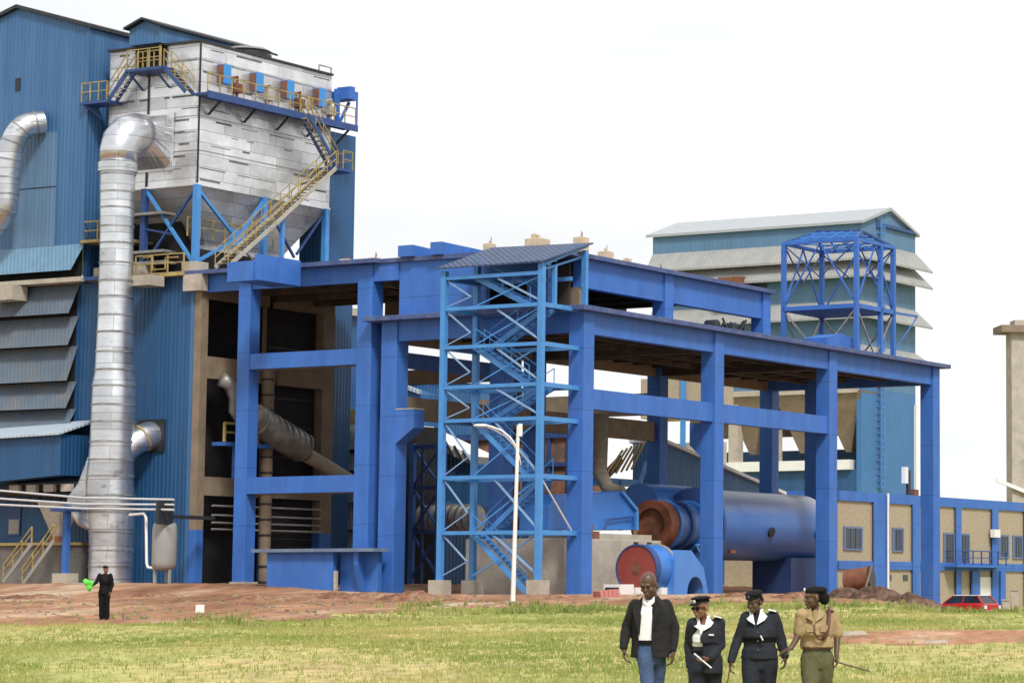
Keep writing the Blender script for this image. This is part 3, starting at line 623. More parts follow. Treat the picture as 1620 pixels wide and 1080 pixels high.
# ------------------------------------------------------------------ conveyor gallery and things under it
g = thing('conveyor_gallery', 'sloping blue conveyor gallery with pale sheet roof meeting the standing duct', 'conveyor gallery', -1, 35, 8)
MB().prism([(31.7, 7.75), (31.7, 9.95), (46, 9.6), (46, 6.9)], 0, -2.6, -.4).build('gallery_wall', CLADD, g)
MB().hexa([(-2.9, 31.5, 9.9), (-.1, 31.5, 10.75), (-2.9, 46, 9.55), (-.1, 46, 10.4), (-2.9, 31.5, 10.0), (-.1, 31.5, 10.85), (-2.9, 46, 9.65), (-.1, 46, 10.5)]).build('gallery_roof', ROOFS, g)
def pipe(pts, r=.1, label='pale pipe running level before the standing duct', grp='pipes on the pipe rack', m=PIPEW):
    return one('rack_pipe', label, 'pipe', MB().tube(pts, r, 10), m, *pts[0], smooth='auto', group=grp)
for i, (ya, yb, yr) in enumerate(((774, 787, 790), (787, 797, 798), (797, 804, 806))):
    uu = -3.6-.25*i
    a = onU(-20, ya, uu); b = onU(130, yb, uu); c = onU(275, yr, uu)
    pipe([(uu, a[0], a[1]), (uu, b[0], b[1]), (uu, c[0], c[1])], .06, 'pale level pipe of the rack before the duct, ' + ('upper', 'middle', 'lower')[i])
rk = thing('pipe_rack_post', 'blue post on a concrete foot carrying the pipes', 'pipe support', -3.2, 31.0, 2)
P = onU(103, 880, -3.2)[0]
MB().box(-3.3, -3.0, P-.15, P+.15, 2.0, 6.1).build('post', BLUE, rk); MB().box(-3.6, -2.7, P-.5, P+.5, 1.3, 2.5).build('foot', CONCL, rk)
MB().box(-4.3, -3.0, P-.9, P+.1, 5.75, 5.9).build('cross_arm', NAVY, rk)
rk = thing('pipe_bracket', 'dark bracket holding the pipe ends above the grey tank', 'pipe support', -3.2, 24.8, 5)
P = onU(264, 800, -3.6)[0]
MB().box(-4.3, -3.2, P-.1, P+.1, 5.0, 6.2).build('bracket', DARKM, rk); MB().box(-3.3, 0, P-.1, P+.1, 5.3, 5.5).build('strut', DARKM, rk)
# grey air tank
tk = thing('air_tank', 'upright grey cylindrical air tank on short legs by the blue wall', 'tank', -3.2, 24.8, 2.1)
tc_, tz = onU(261, 830, -3.2); TB = 2.6; TT = 5.25
vt = tc_
prof2 = [(0.05, TB), (.35, TB+.04), (.6, TB+.18), (.63, TB+.4), (.63, TT-.45), (.58, TT-.22), (.38, TT-.06), (.05, TT)]
MB().loft([[(-3.2+r*math.cos(2*PI*k/24), vt+r*math.sin(2*PI*k/24), z) for k in range(24)] for r, z in prof2]).build('shell', TANKG, tk, smooth=True)
for k in range(3): a = k*2*PI/3+.4; MB().bar((-3.2+.45*math.cos(a), vt+.45*math.sin(a), 1.2), (-3.2+.45*math.cos(a), vt+.45*math.sin(a), TB+.2), .12).build('leg', TANKG, tk)
MB().tube([(-3.2, vt, TT-.05), (-3.2, vt, TT+.4)], .07, 8).build('top_nozzle', DARKM, tk)
a = [onU(px, py, -3.6) for px, py in ((205, 814), (228, 812), (231, 818), (232, 890), (234, 897), (243, 898))]
one('tank_feed_pipe', 'bright white bent pipe dropping beside the grey tank', 'pipe', MB().tube([(-3.6, p[0], p[1]) for p in a], .075, 10), WHITEP, -3.6, a[0][0], a[0][1], smooth='auto')
# yellow stair at the far left
ys = thing('yellow_railed_stair', 'short steel stair with yellow rails at the concrete plinth', 'stair', -4, 34, 2.2)
for (pa, pb) in (((5, 920), (50, 860)), ((35, 925), (85, 855))):
    a = onU(*pa, -4); b = onU(*pb, -4)
    MB().bar((-4, a[0], a[1]), (-4, b[0], b[1]), .05, .2).build('stringer', TANKG, ys)
    m = MB().bar((-4, a[0], a[1]+.55), (-4, b[0], b[1]+.55), .06); m.bar((-4, a[0], a[1]+.9), (-4, b[0], b[1]+.9), .07)
    for t in (0, .33, .66, 1): p = Vector((-4, a[0], a[1])).lerp(Vector((-4, b[0], b[1])), t); m.bar(p, p+Vector((0, 0, .9)), .06)
    m.build('handrail', YEL, ys)
pl = thing('plinth_platform', 'grey concrete plinth with a yellow edged platform below the gallery', 'platform', -2, 36, 2)
MB().box(-2.6, -.5, 30.6, 46, .8, 4.0).build('plinth', mat('dark_concrete', (.15, .14, .13), .9, var=.25, bump=.3), pl)
MB().box(-2.75, -.3, 30.5, 46, 4.0, 4.15).build('platform_edge', YEL, pl)
hp = thing('steel_hopper', 'dull cream hopper with stained cone under the gallery', 'hopper', -1.6, 33, 4)
c = onU(93, 820, -1.6)
MB().hexa([(-1.8, c[0]-.25, 4.5), (-1.3, c[0]-.25, 4.5), (-1.8, c[0]+.25, 4.5), (-1.3, c[0]+.25, 4.5), (-2.4, c[0]-.8, 6.3), (-.7, c[0]-.8, 6.3), (-2.4, c[0]+.8, 6.3), (-.7, c[0]+.8, 6.3)]).build('cone', CONCL, hp)
MB().box(-1.9, -1.2, c[0]-.35, c[0]+.35, 4.15, 4.5).build('outlet', RUST, hp)
wd = thing('sliding_window', 'small grey window in the blue lower wall under the gallery', 'window', 0, 36, 5)
c = onU(22, 855, -.05)
MB().box(-.08, -.003, c[0]-.45, c[0]+.45, 4.6, 6.2).build('frame', NAVY, wd); MB().box(-.1, -.083, c[0]-.38, c[0]+.38, 4.7, 5.5).build('pane', GALVD, wd)
m = MB()
for k in range(9):
    v = 30.6+k*.75; m.bar((-1.0, v, 7.0), (-1.2, v+.5, 6.2), .14)
m.box(-1.6, -.5, 30.6, 36.5, 7.1, 7.4); m.tube([(-1.4, 31, 6.7), (-1.4, 37, 6.9)], .18, 8)
one('roller_bed', 'dark tangled conveyor frame with grey rollers under the gallery', 'conveyor', m, DARKM, -1, 31, 6.2)
gd = thing('guard_rack', 'row of cream guard plates under the blue gallery roof edge', 'guard', -1.4, 33, 7)
for k in range(4): MB().box(-1.9, -1.65, 31.6+k*1.25, 32.3+k*1.25, 6.9, 7.3).build('guard_plate', CONCL, gd)
MB().box(-1.65, -1.6, 31.5, 36, 7.0, 7.1).build('rail', DARKM, gd)
# ------------------------------------------------------------------ machinery inside the hall
def ringU(u0_, u1_, v, z, r0, r1, n=32, m=None):
    """thick ring round an axis along u"""
    m = m or MB(); c = lambda u, r: [(u, v+r*math.cos(2*PI*k/n), z+r*math.sin(2*PI*k/n)) for k in range(n)]
    return m.loft([c(u0_, r0), c(u0_, r1), c(u1_, r1), c(u1_, r0), c(u0_, r0)], cap=False)
def cylU(m, u0_, u1_, v, z, r, n=40): return m.tube([(u0_, v, z), (u1_, v, z)], r, n)
MILLP = mat('pale_crown_mill_paint', (.045, .13, .38), .38, var=.1, vscale=.8)
_n = MILLP.node_tree; _b = [n for n in _n.nodes if n.type == 'BSDF_PRINCIPLED'][0]; _c = _b.inputs['Base Color'].links[0].from_socket      # grey mixed in towards the crown of the shell, edge broken by noise
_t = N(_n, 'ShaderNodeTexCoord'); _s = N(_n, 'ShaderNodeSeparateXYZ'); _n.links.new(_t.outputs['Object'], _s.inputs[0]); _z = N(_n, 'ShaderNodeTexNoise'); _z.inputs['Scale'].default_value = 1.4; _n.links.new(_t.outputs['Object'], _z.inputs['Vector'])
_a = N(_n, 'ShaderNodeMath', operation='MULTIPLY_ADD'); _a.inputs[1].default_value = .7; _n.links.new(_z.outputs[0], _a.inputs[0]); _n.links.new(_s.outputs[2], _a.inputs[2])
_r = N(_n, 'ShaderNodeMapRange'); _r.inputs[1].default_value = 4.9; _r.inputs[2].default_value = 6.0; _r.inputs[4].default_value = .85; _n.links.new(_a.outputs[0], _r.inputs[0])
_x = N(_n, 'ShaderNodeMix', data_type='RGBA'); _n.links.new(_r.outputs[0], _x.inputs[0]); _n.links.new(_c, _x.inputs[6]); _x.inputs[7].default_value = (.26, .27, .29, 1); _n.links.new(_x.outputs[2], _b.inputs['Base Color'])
ml = thing('grinding_mill', 'huge horizontal blue mill cylinder with ringed neck under the open hall', 'mill', 25, 5, 1.3)
zc = 5.28
m = MB(); cylU(m, 18.9, 31.0, 5, zc, 1.98, 56); m.build('mill_shell', MILLP, ml, smooth='auto')
ringU(18.7, 18.95, 5, zc, 1.1, 2.05).build('shell_flange', NAVY, ml, smooth='auto')
m = MB(); cylU(m, 15.3, 18.9, 5, zc-.1, 1.2); m.build('neck', MILLB, ml, smooth='auto')
for u, r in ((15.2, 1.42), (16.5, 1.38), (17.8, 1.42)): ringU(u, u+.28, 5, zc-.1, 1.0, r).build('neck_ring', NAVY if r < 1.39 else DRUMB, ml, smooth='auto')
ringU(14.3, 15.2, 5, zc-.1, .88, 1.33).build('inlet_ring', mat('rust_orange', (.16, .05, .025), .7, var=.35, vscale=2), ml, smooth='auto')
m = MB(); cylU(m, 14.6, 14.9, 5, zc-.1, .9); m.build('inlet_back', RUST, ml, smooth='auto')
m = MB().box(13.9, 14.1, 5.7, 5.85, 3.9, 5.0).bar((14, 5.2, 4.4), (14, 4.6, 3.9), .1); m.build('yellow_strut', YEL, ml)
for (a, b) in ((17.2, 20.2),):
    MB().hexa([(a, 4, 1), (b, 4, 1), (a, 6, 1), (b, 6, 1), (a+.4, 4, 4.0), (b-.2, 4, 4.0), (a+.4, 6, 4.0), (b-.2, 6, 4.0)]).build('bearing_stand', NAVY, ml)
MB().bar((17.3, 3.95, 4.1), (20.3, 3.95, 4.1), .12).bar((17.3, 3.95, 4.1), (18.8, 3.95, 2.5), .1).bar((20.3, 3.95, 4.1), (18.8, 3.95, 2.5), .1).build('stand_bracing', STEELB, ml)
MB().box(20.5, 21.1, 3.6, 3.95, 3.7, 4.5).build('orange_cover', MINT, ml)
MB().box(27.4, 32.4, 3.6, 6.2, .2, 3.5).build('saddle_pier', mat('navy_pier', (.012, .035, .12), .6, var=.2), ml)
for a in (24.0, 29.6):
    m = MB(); m.tube([(a, 3.05, zc-.35), (a, 2.9, zc-.4)], .28, 14); m.build('manhole', DARKM, ml, smooth='auto')
MB().tube([(17, 7.5, 6.2), (22, 7.5, 6.2)], 1.35, 24).build('rear_girth_housing', DRUMB, ml, smooth='auto')
pli = thing('machine_plinth', 'grey stained concrete machine plinth behind the corner column', 'plinth', 5, 4, 1)
MB().box(1.5, 10.6, 2.0, 8, .6, 4.2).build('block', CONCL, pli, bevel=.04)
MB().box(5.6, 10.6, 2.6, 7, 4.2, 4.5).build('upper_block', CONCL, pli)
for a in (7.9, 9.2): MB().box(a, a+.4, 1.95, 1.997, 3.75, 4.1).build('anchor_pocket', DARKM, pli)
gb = thing('drive_housing', 'blue sloped-shoulder drive housing on the concrete plinth', 'drive housing', 6, 3.5, 4.2)
pp = [onV(px, py, 3.2) for px, py in ((868, 838), (868, 800), (880, 782), (935, 780), (985, 776), (1000, 800), (1006, 808), (1006, 838))]
MB().prism([(p[0], p[1]) for p in pp], 1, 3.2, 5.0).build('casing', DRUMB, gb, bevel=.05)
p2 = [onV(px, py, 3.18) for px, py in ((982, 778), (1005, 806), (1005, 838))]
MB().bar((p2[0][0], 3.1, p2[0][1]), (p2[1][0], 3.1, p2[1][1]), .16).bar((p2[1][0], 3.1, p2[1][1]), (p2[2][0], 3.1, p2[2][1]), .16).build('edge_rib', STEELB, gb)
a = onV(955, 826, 3.1); b = onV(1000, 820, 3.1)
MB().tube([(a[0], 3.05, a[1]-.3), (a[0]+.3, 3.05, a[1]+.15), (b[0], 3.05, b[1]+.1), (b[0]+.1, 3.05, b[1]-.4)], .05, 8).build('pipe_rail', NAVY, gb)
one('rusty_pump', 'small rusty brown pump on the plinth edge beside the blue drive housing', 'pump', MB().tube([(4.6, 2.6, 4.2), (4.6, 2.6, 5.0)], .22, 10).tube([(4.6, 2.6, 5.0), (4.7, 2.6, 5.5)], .13, 8).box(4.3, 5.3, 2.4, 2.9, 4.2, 4.6), RUST, 4.6, 2.6, 4.2)
br = thing('crusher_chute', 'brown wrapped chute hanging down behind the corner column', 'chute', 9, 8, 7)
a = [onU(px, py, 9.) for px, py in ((950, 655), (950, 700), (948, 745), (962, 772), (985, 778))]
MB().tube([(9, p[0], p[1]) for p in a], [.45, .4, .42, .35, .3], 12).build('chute', mat('wrapped_brown', (.14, .12, .09), .9, var=.3, vscale=3, bump=.6), br, smooth=True)
# drum machine standing outside on white blocks
dm = thing('belt_drum', 'red-faced blue drum on white blocks beside a blue arched guard', 'drum machine', 4, -1.6, 1.3)
dc, dz = onV(1007, 899, -1)
m = MB(); cylU(m, dc, dc+.35, -1, dz, 1.17, 40); m.build('red_face', REDO, dm, smooth='auto')
m = MB(); cylU(m, dc-.04, dc, -1, dz, .28, 20); cylU(m, dc-.08, dc, -1, dz, .16, 16); m.build('hub', RUST, dm, smooth='auto')
ringU(dc-.05, dc+.4, -1, dz, 1.15, 1.22).build('rim_ring', NAVY, dm, smooth='auto')
m = MB(); cylU(m, dc+.35, dc+1.7, -1, dz, 1.2, 40); m.build('drum_shell', DRUMB, dm, smooth='auto')
ringU(dc+1.65, dc+1.85, -1, dz, 1.05, 1.28).build('rim_ring', TANKG, dm, smooth='auto')
ua, ub = onV(1067, 900, -2.3)[0], onV(1122, 900, -2.3)[0]; zb_ = 1.2
arch = [(ua, zb_), (ua, 3.15), (ua+.45, 3.62), (ua+1.6, 3.62), (ub-.55, 2.75), (ub, zb_)]
ac = (ua+ub)/2+.35; hole = [(ac+.8, zb_)]+[(ac+.8*math.cos(t), zb_+.25+.85*math.sin(t)) for t in [PI*k/12 for k in range(13)]]+[(ac-.8, zb_)]
m = MB(); n_o = arch; poly = [(ua, zb_), (ua, 3.15), (ua+.45, 3.62), (ua+1.6, 3.62), (ub-.55, 2.75), (ub, zb_)]+hole
m.prism(poly, 1, -2.3, -.2); m.build('arched_guard', mat('light_drum_blue', (.06, .20, .55), .4, var=.08), dm)
MB().prism([(ua+.05, zb_), (ub-.1, zb_), (ub-.7, 2.6), (ua+.1, 3.0)], 1, -.9, -.8).build('guard_back', DARKM, dm)
MB().box(dc-.6, dc+.3, -1.9, -.2, 1.0, 1.75).build('support_block', WHITEP, dm); MB().box(dc+.9, dc+2.3, -1.9, -.2, 1.0, 1.75).build('support_block', WHITEP, dm)
MB().box(dc-1.9, dc-.7, -1.3, -.3, 1.0, 1.9).build('crate_end', WHITEP, dm)
MB().box(dc-1.93, dc-1.9, -1.2, -.4, 1.15, 1.75).build('crate_mouth', DARKM, dm)
p = onD(963, 962, 122)
cr_ = thingW('red_crate', 'faded red ribbed crate lying tilted on the ground beside the drum', 'crate', (p[0], p[1], p[2]), .5)
m = MB().hexa([(-.5, -.5, 0), (.5, -.5, 0), (-.5, .5, 0), (.5, .5, 0), (-.55, -.3, .75), (.35, -.3, .85), (-.55, .5, .75), (.35, .5, .85)]); m.build('box', mat('faded_red', (.42, .13, .11), .7, var=.2), cr_)
m = MB()
for k in range(5): m.bar((-.5+.22*k, -.53, .02), (-.53+.2*k, -.33, .8), .05)
m.build('rib', mat('pale_red_rib', (.50, .22, .19), .7), cr_); MB().bar((-.2, -.8, .03), (1.3, -.6, .05), .16).build('timber', DARKM, cr_)

# conveyor running down behind the hall
cv = thing('inclined_conveyor', 'pale blue clad conveyor sloping down behind the back columns', 'conveyor', 30, 14.6, 5)
a = onV(1045, 696, 14.5); b = onV(1238, 780, 14.5)
MB().prism([(a[0], a[1]), (b[0], b[1]), (b[0], b[1]-2.6), (a[0], a[1]-2.6)], 1, 14.5, 16.5).build('gallery_wall', CLAD, cv)
MB().prism([(a[0], a[1]+.1), (b[0], b[1]+.1), (b[0], b[1]-.1), (a[0], a[1]-.1)], 1, 14.2, 16.8).build('gallery_roof', WHITEP, cv)
ysr = thing('yellow_rail_stair', 'steep stair with bright yellow rails seen between the hall columns', 'stair', 20, 15, 8)
m = MB()
for i in range(6):
    a = onV(958+i*6, 752-i*2, 15); b = onV(985+i*5, 712-i*3, 15); m.bar((a[0], 15-.1*i, a[1]), (b[0], 15-.1*i, b[1]), .1)
m.build('handrail', YEL, ysr)
a = onV(955, 757, 15); b = onV(990, 720, 15)
MB().bar((a[0], 15.3, a[1]-.2), (b[0], 15.3, b[1]-.2), .1, .6).build('stair_flight', RUST, ysr)
m = MB()
c = onV(985, 760, 15); m.box(c[0]-2, c[0]+1.5, 14.8, 17, c[1]-.3, c[1]+.1); m.bar((c[0]+.5, 14.8, c[1]-2), (c[0]+2.4, 14.8, c[1]+1.2), .2); m.bar((c[0]-.5, 14.8, c[1]-3), (c[0]-.5, 14.8, c[1]), .2)
m.build('platform', STEELB, ysr)

# lattice, pipes and rusty plant seen through the gap under the hall
lt2 = thing('lattice_trestle', 'blue lattice trestle of thin posts seen between the corbelled column and the stair tower', 'trestle', 18, 18, 1.5)
for px, w_ in ((652, .3), (697, .45), (668, .16)):
    v = onU(px, 800, 18)[0]; MB().box(18-w_/2, 18+w_/2, v-w_/2, v+w_/2, 1, 10.2).build('post', BLUE if w_ > .2 else NAVY, lt2)
va, vb = onU(652, 800, 18)[0], onU(697, 800, 18)[0]
for z0_, z1_ in ((2.2, 5), (5, 7.6), (7.6, 10)):
    MB().bar((18, va, z0_), (18, vb, z1_), .12).build('brace', NAVY, lt2); MB().bar((18, va, z1_), (18, vb, z0_), .12).build('brace', BLUE, lt2)
for z in (5, 7.6, 10): MB().box(17.9, 18.1, vb, va, z-.12, z+.12).build('rail', NAVY, lt2)
sp = thing('ribbed_kiln_duct', 'silver ribbed duct lying level behind the stair tower', 'duct', 20, 16, 5)
a = onU(632, 820, 20); b = onU(757, 820, 20)
MB().tube([(20, a[0], a[1]), (20, b[0], b[1])], .76, 22).build('duct_wall', mat('pale_ribbed', (.62, .60, .55), .5, metal=.3, var=.25, vscale=3), sp, smooth='auto')
for k in range(12): v = a[0]+(b[0]-a[0])*(k+.5)/12; MB().tube([(20, v, a[1]), (20, v-.08, a[1])], .82, 22).build('rib_ring', GALVD, sp)
cvu = thing('sloping_roofed_conveyor', 'blue conveyor with broken white sheet roof sloping behind the stair tower', 'conveyor', 24, 18, 8)
P = [onU(px, py, 24) for px, py in ((630, 690), (757, 735), (757, 800), (630, 780))]
MB().prism(P, 0, 24, 26).build('gallery_wall', CLADD, cvu)
P = [onU(px, py, 23.9) for px, py in ((650, 672), (756, 722), (750, 734), (646, 684))]
MB().prism(P, 0, 23.5, 26.2).build('gallery_roof', WHITEP, cvu)
m = MB()
for i in range(7): q = onU(650+i*14, 670+i*7, 23.5); r_ = onU(662+i*14, 692+i*7, 23.5); m.bar((23.4, q[0], q[1]), (23.4, r_[0], r_[1]), .12)
m.build('roof_purlin', DARKM, cvu)
rp = thing('rusty_crusher_house', 'rusty brown panelled crusher house behind the stair tower', 'crusher house', 28, 20, 5)
P = [onU(px, py, 30) for px, py in ((725, 690), (900, 700), (900, 790), (725, 790))]
MB().box(30, 34, P[1][0], P[0][0], P[2][1], P[0][1]).build('wall', mat('rust_panel', (.28, .13, .075), .85, var=.35, vscale=1.2, col2=(.12, .09, .07), ramp=(.45, .6)), rp)
q = P[1][0]
m = MB()
for k in range(7): v = q+k*(P[0][0]-q)/6; m.box(29.85, 30, v-.1, v+.1, P[2][1], P[0][1])
m.box(29.8, 30, q, P[0][0], P[0][1]-.3, P[0][1]+.1); m.box(29.8, 30, q, P[0][0], (P[0][1]+P[2][1])/2, (P[0][1]+P[2][1])/2+.25); m.build('frame_member', NAVY, rp)
for nm, lab, pxs, uu, mt in (('back_shed', 'blue clad shed wall with a shallow roof far behind the hall', (600, 760, 600, 650), 40, CLAD), ('lean_to_shed', 'dark blue clad shed low behind the lattice trestle', (628, 760, 742, 800), 34, CLADD)):
    a = onU(pxs[0], pxs[2], uu); b = onU(pxs[1], pxs[3], uu)
    bk = thing(nm, lab, 'shed', uu, (a[0]+b[0])/2, 1)
    MB().prism([(b[0], 0), (b[0], a[1]-.7), ((a[0]+b[0])/2, a[1]), (a[0], a[1]-.7), (a[0], 0)], 0, uu, uu+5).build('wall', mt, bk)
    MB().prism([(b[0]-.3, a[1]-.75), ((a[0]+b[0])/2, a[1]+.05), (a[0]+.3, a[1]-.75), (a[0]+.3, a[1]-.6), ((a[0]+b[0])/2, a[1]+.2), (b[0]-.3, a[1]-.6)], 0, uu-.3, uu+5.3).build('roof', ROOFS, bk)
# panels stacked right of the clad building
lp2 = thing('louvred_annex', 'grey louvred annex with silver pipes glimpsed between bay columns', 'annex', 18, 24, 1)
a0 = onU(524, 640, 18); a1 = onU(575, 640, 18)
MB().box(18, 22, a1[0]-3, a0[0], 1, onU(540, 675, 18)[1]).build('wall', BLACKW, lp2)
for (ya, yb) in ((672, 712), (718, 745), (760, 795), (795, 838), (840, 870)):
    za = onU(540, ya, 18)[1]; zb = onU(540, yb, 18)[1]
    MB().hexa([(17.9, a1[0]-3, za), (17.93, a1[0]-3, za), (17.2, a1[0]-3, zb), (17.23, a1[0]-3, zb), (17.9, a0[0], za), (17.93, a0[0], za), (17.2, a0[0]-.5, zb), (17.23, a0[0]-.5, zb)]).build('louvre_panel', LOUV, lp2)
for i, y in enumerate((655, 662, 669)):
    a = onU(520, y, 17); b = onU(575, y+1, 17); MB().tube([(17, a[0], a[1]), (17, b[0]-2, b[1])], .09, 8).build('pipe', PIPEW, lp2)
m = MB().box(16.9, 17.1, onU(553, 650, 17)[0]-.5, onU(545, 650, 17)[0], onU(550, 672, 17)[1], onU(550, 648, 17)[1]); m.build('yellow_frame', YEL, lp2)
bt = thing('tall_clad_tower', 'blue clad tower with a pale cap seen through the bay opening', 'tower', 34, 38, 1)
a = onU(522, 500, 34); b = onU(545, 500, 34)
MB().box(34, 37, b[0], a[0]+3, 0, a[1]).build('wall', CLADD, bt); MB().box(33.4, 37.5, b[0]-.5, a[0]+3, a[1], a[1]+.5).build('cap', CONCL, bt)
a = onU(533, 620, 36); b = onU(600, 640, 36)
sh2 = thing('gabled_shed', 'low blue shed with pale gabled roof seen through the bay opening', 'shed', 38, 33, 1)
MB().prism([(b[0]-2, 0), (b[0]-2, b[1]+.8), (a[0]-2, a[1]+1), (a[0], a[1]), (a[0], 0)], 0, 38, 42).build('wall', CLAD, sh2)
MB().bar((37.9, b[0]-2, b[1]+.9), (37.9, a[0]-2, a[1]+1.1), .25).bar((37.9, a[0]-2, a[1]+1.1), (37.9, a[0]+.2, a[1]), .25).build('roof', ROOFS, sh2)

# ------------------------------------------------------------------ open steel penthouse tower on the hall roof
ot = thing('rooftop_steel_frame', 'open blue steel frame with bare hipped roof truss standing on the hall slab', 'steel frame', 33, 2.5, 15.6)
rv = .15; fu = onV(1355, 480, rv)[0]; bu = onV(1413, 480, rv)[0]; lv_ = onU(1240, 480, fu)[0]; ze = onV(1355, 378, rv)[1]; zm = onV(1355, 483, rv)[1]
ps = [(fu, rv, ze), (fu, lv_, ze), (bu, rv, ze), (bu, lv_, ze), ((fu+bu)/2+.7, rv+.0, ze-.1)]
for u, v, t in ps: MB().box(u-.13, u+.13, v-.13, v+.13, 15.6, t).build('post', BLUE, ot)
def br_(p, q, w_=.1, n='brace', m=BLUE): MB().bar(p, q, w_).build(n, m, ot)
for a, b in (((fu, rv), (fu, lv_)), ((fu, rv), (bu, rv)), ((bu, rv), (bu, lv_)), ((fu, lv_), (bu, lv_))):
    br_((*a, zm), (*b, zm), .26, 'rail'); br_((*a, ze), (*b, ze), .2, 'rail')
    c = ((a[0]+b[0])/2, (a[1]+b[1])/2)
    br_((*a, zm+.1), (*c, ze-.1), .08); br_((*c, ze-.1), (*b, zm+.1), .08); br_((*a, ze-.1), (*c, zm+1.8), .07, 'brace', NAVY); br_((*b, ze-.1), (*c, zm+1.8), .07, 'brace', NAVY)
    br_((*a, zm-.1), (a[0]+(b[0]-a[0])*.45, a[1]+(b[1]-a[1])*.45, 15.7), .08, 'brace', GALVD); br_((*b, zm-.1), (a[0]+(b[0]-a[0])*.55, a[1]+(b[1]-a[1])*.55, 15.7), .08, 'brace', GALVD)
MB().box(fu, bu, rv, lv_, zm-.14, zm-.09).build('platform', mat('frame_deck', (.04, .10, .28), .6), ot)
MB().bar((bu, rv, zm), (bu+3.2, rv, zm+.05), .12).bar((bu+3.2, rv, zm), (bu+.1, rv, 15.9), .06).build('cantilever_rail', BLUE, ot)
pk = [((fu+bu)/2, lv_-.9, ze+.95), ((fu+bu)/2, rv+.9, ze+.8)]
for (u, v) in ((fu, rv), (fu, lv_), (bu, rv), (bu, lv_)):
    q = pk[0] if v > 2 else pk[1]; br_((u, v, ze+.05), q, .12, 'rafter', NAVY)
br_(pk[0], pk[1], .14, 'ridge', NAVY)
for t in (.2, .4, .6, .8):
    for s_, uu in ((0, fu), (1, bu)):
        a = (uu, rv+(lv_-rv)*t, ze+.05); b = Vector(pk[1]).lerp(Vector(pk[0]), t); br_(a, b, .09, 'rafter', BLUE)
for t in (.3, .65):
    a0_ = Vector((fu, rv, ze)).lerp(Vector(pk[1]), t); b0_ = Vector((fu, lv_, ze)).lerp(Vector(pk[0]), t); br_(a0_, b0_, .12, 'purlin')
    a0_ = Vector((bu, rv, ze)).lerp(Vector(pk[1]), t); b0_ = Vector((bu, lv_, ze)).lerp(Vector(pk[0]), t); br_(a0_, b0_, .12, 'purlin')
for t in (.15, .48, .82):
    for uu_ in (fu, bu): br_(Vector((uu_, rv, ze)).lerp(Vector(pk[1]), t), Vector((uu_, lv_, ze)).lerp(Vector(pk[0]), t), .10, 'purlin', STEELB)
br_((fu, rv, ze), (bu, lv_, ze), .08, 'purlin', STEELB); br_((fu, lv_, ze), (bu, rv, ze), .08, 'purlin', STEELB)
one('roof_box', 'low bright blue box on the hall roof slab', 'roof hatch', MB().prism([(26.3, 15.6), (30.4, 15.6), (30.4, 16.35), (28.0, 16.55), (26.3, 16.2)], 1, .6, 2.2), BLUE, 28, 1.5, 15.6)
rr = thing('roof_debris', 'heap of dark pipes and a winch on the lower slab under the upper beam', 'winch', 15, 3, 15.6)
m = MB(); rg = random.Random(3)
for i in range(16):
    u = 14.5+rg.random()*5; v = 1.2+rg.random()*2; m.bar((u, v, 15.65+rg.random()*.3), (u+rg.uniform(-.8, .8), v+rg.uniform(-.6, .6), 15.75+rg.random()*.8), .1)
for u in (15.4, 17.3, 18.6): m.tube([(u, 1.5, 16.0), (u, 2.2, 16.0)], .32, 12)
m.build('winch', DARKM, rr); MB().box(14.4, 19.6, 2.4, 3.2, 15.6, 16.05).build('duct_box', CONCL, rr)

# ------------------------------------------------------------------ tall building behind on the right
CLADF = mat('hazed_blue_cladding', (.085, .185, .31), .6, var=.12, vscale=.4, stretch=(1.6, 1.6, .12), ribs=.008, ribpitch=.5)  # distance haze put into the cladding colour as a paler blue
U1 = 108.
def R(px, py): return onU(px, py, U1)
vc, z_ = R(1363, 350); vl = R(1033, 375)[0]; ue = onV(1448, 369, vc)[0]; um = onV(1405, 332, vc)[0]; ze_ = z_; zr = onV(1405, 332, vc)[1]
pb = thing('preheater_building', 'tall gabled blue building with cream louvre bands behind the hall', 'industrial building', 110, 50, 0)
zlow = R(1363, 612)[1]; zcr = R(1363, 735)[1]
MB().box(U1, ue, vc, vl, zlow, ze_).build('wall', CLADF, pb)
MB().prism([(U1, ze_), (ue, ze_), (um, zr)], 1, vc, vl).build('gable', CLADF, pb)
MB().prism([(U1-.35, ze_-.2), (um, zr-.1), (ue+.35, ze_-.2), (ue+.35, ze_+.05), (um, zr+.2), (U1-.35, ze_+.05)], 1, vc-.35, vl+.6).build('roof', mat('light_roof', (.34, .365, .39), .5, var=.06), pb)
def band(ya, yb, out=1.25):
    za = R(1363, ya)[1]; zb = R(1363, yb)[1]
    m = MB().hexa([(U1-.02, vc, za), (U1-.02, vl, za), (U1-out, vc-out, zb), (U1-out, vl, zb), (U1-.02, vc, za+.2), (U1-.02, vl, za+.2), (U1-out, vc-out, zb+.2), (U1-out, vl, zb+.2)])
    m.build('louvre_band', LOUVW, pb)
    MB().hexa([(U1-.02, vc-.02, za), (ue, vc-.02, za), (U1-out, vc-out, zb), (ue+out, vc-out, zb), (U1-.02, vc-.02, za+.2), (ue, vc-.02, za+.2), (U1-out, vc-out, zb+.2), (ue+out, vc-out, zb+.2)]).build('louvre_band', LOUVW, pb)
band(384, 413); band(412, 440); band(478, 505); band(548, 566, 1.2)
MB().box(U1-.1, U1-.01, vc+10, vl-2, R(1363, 447)[1], R(1363, 440)[1]).build('dark_gap', DARKM, pb)
m = MB(); a = R(1170, 440); m.box(U1-1.5, U1-.05, a[0]-1.2, a[0]+1.5, R(1363, 452)[1]-.5, R(1363, 432)[1]+.2); m.build('opening_frame', RUST, pb)
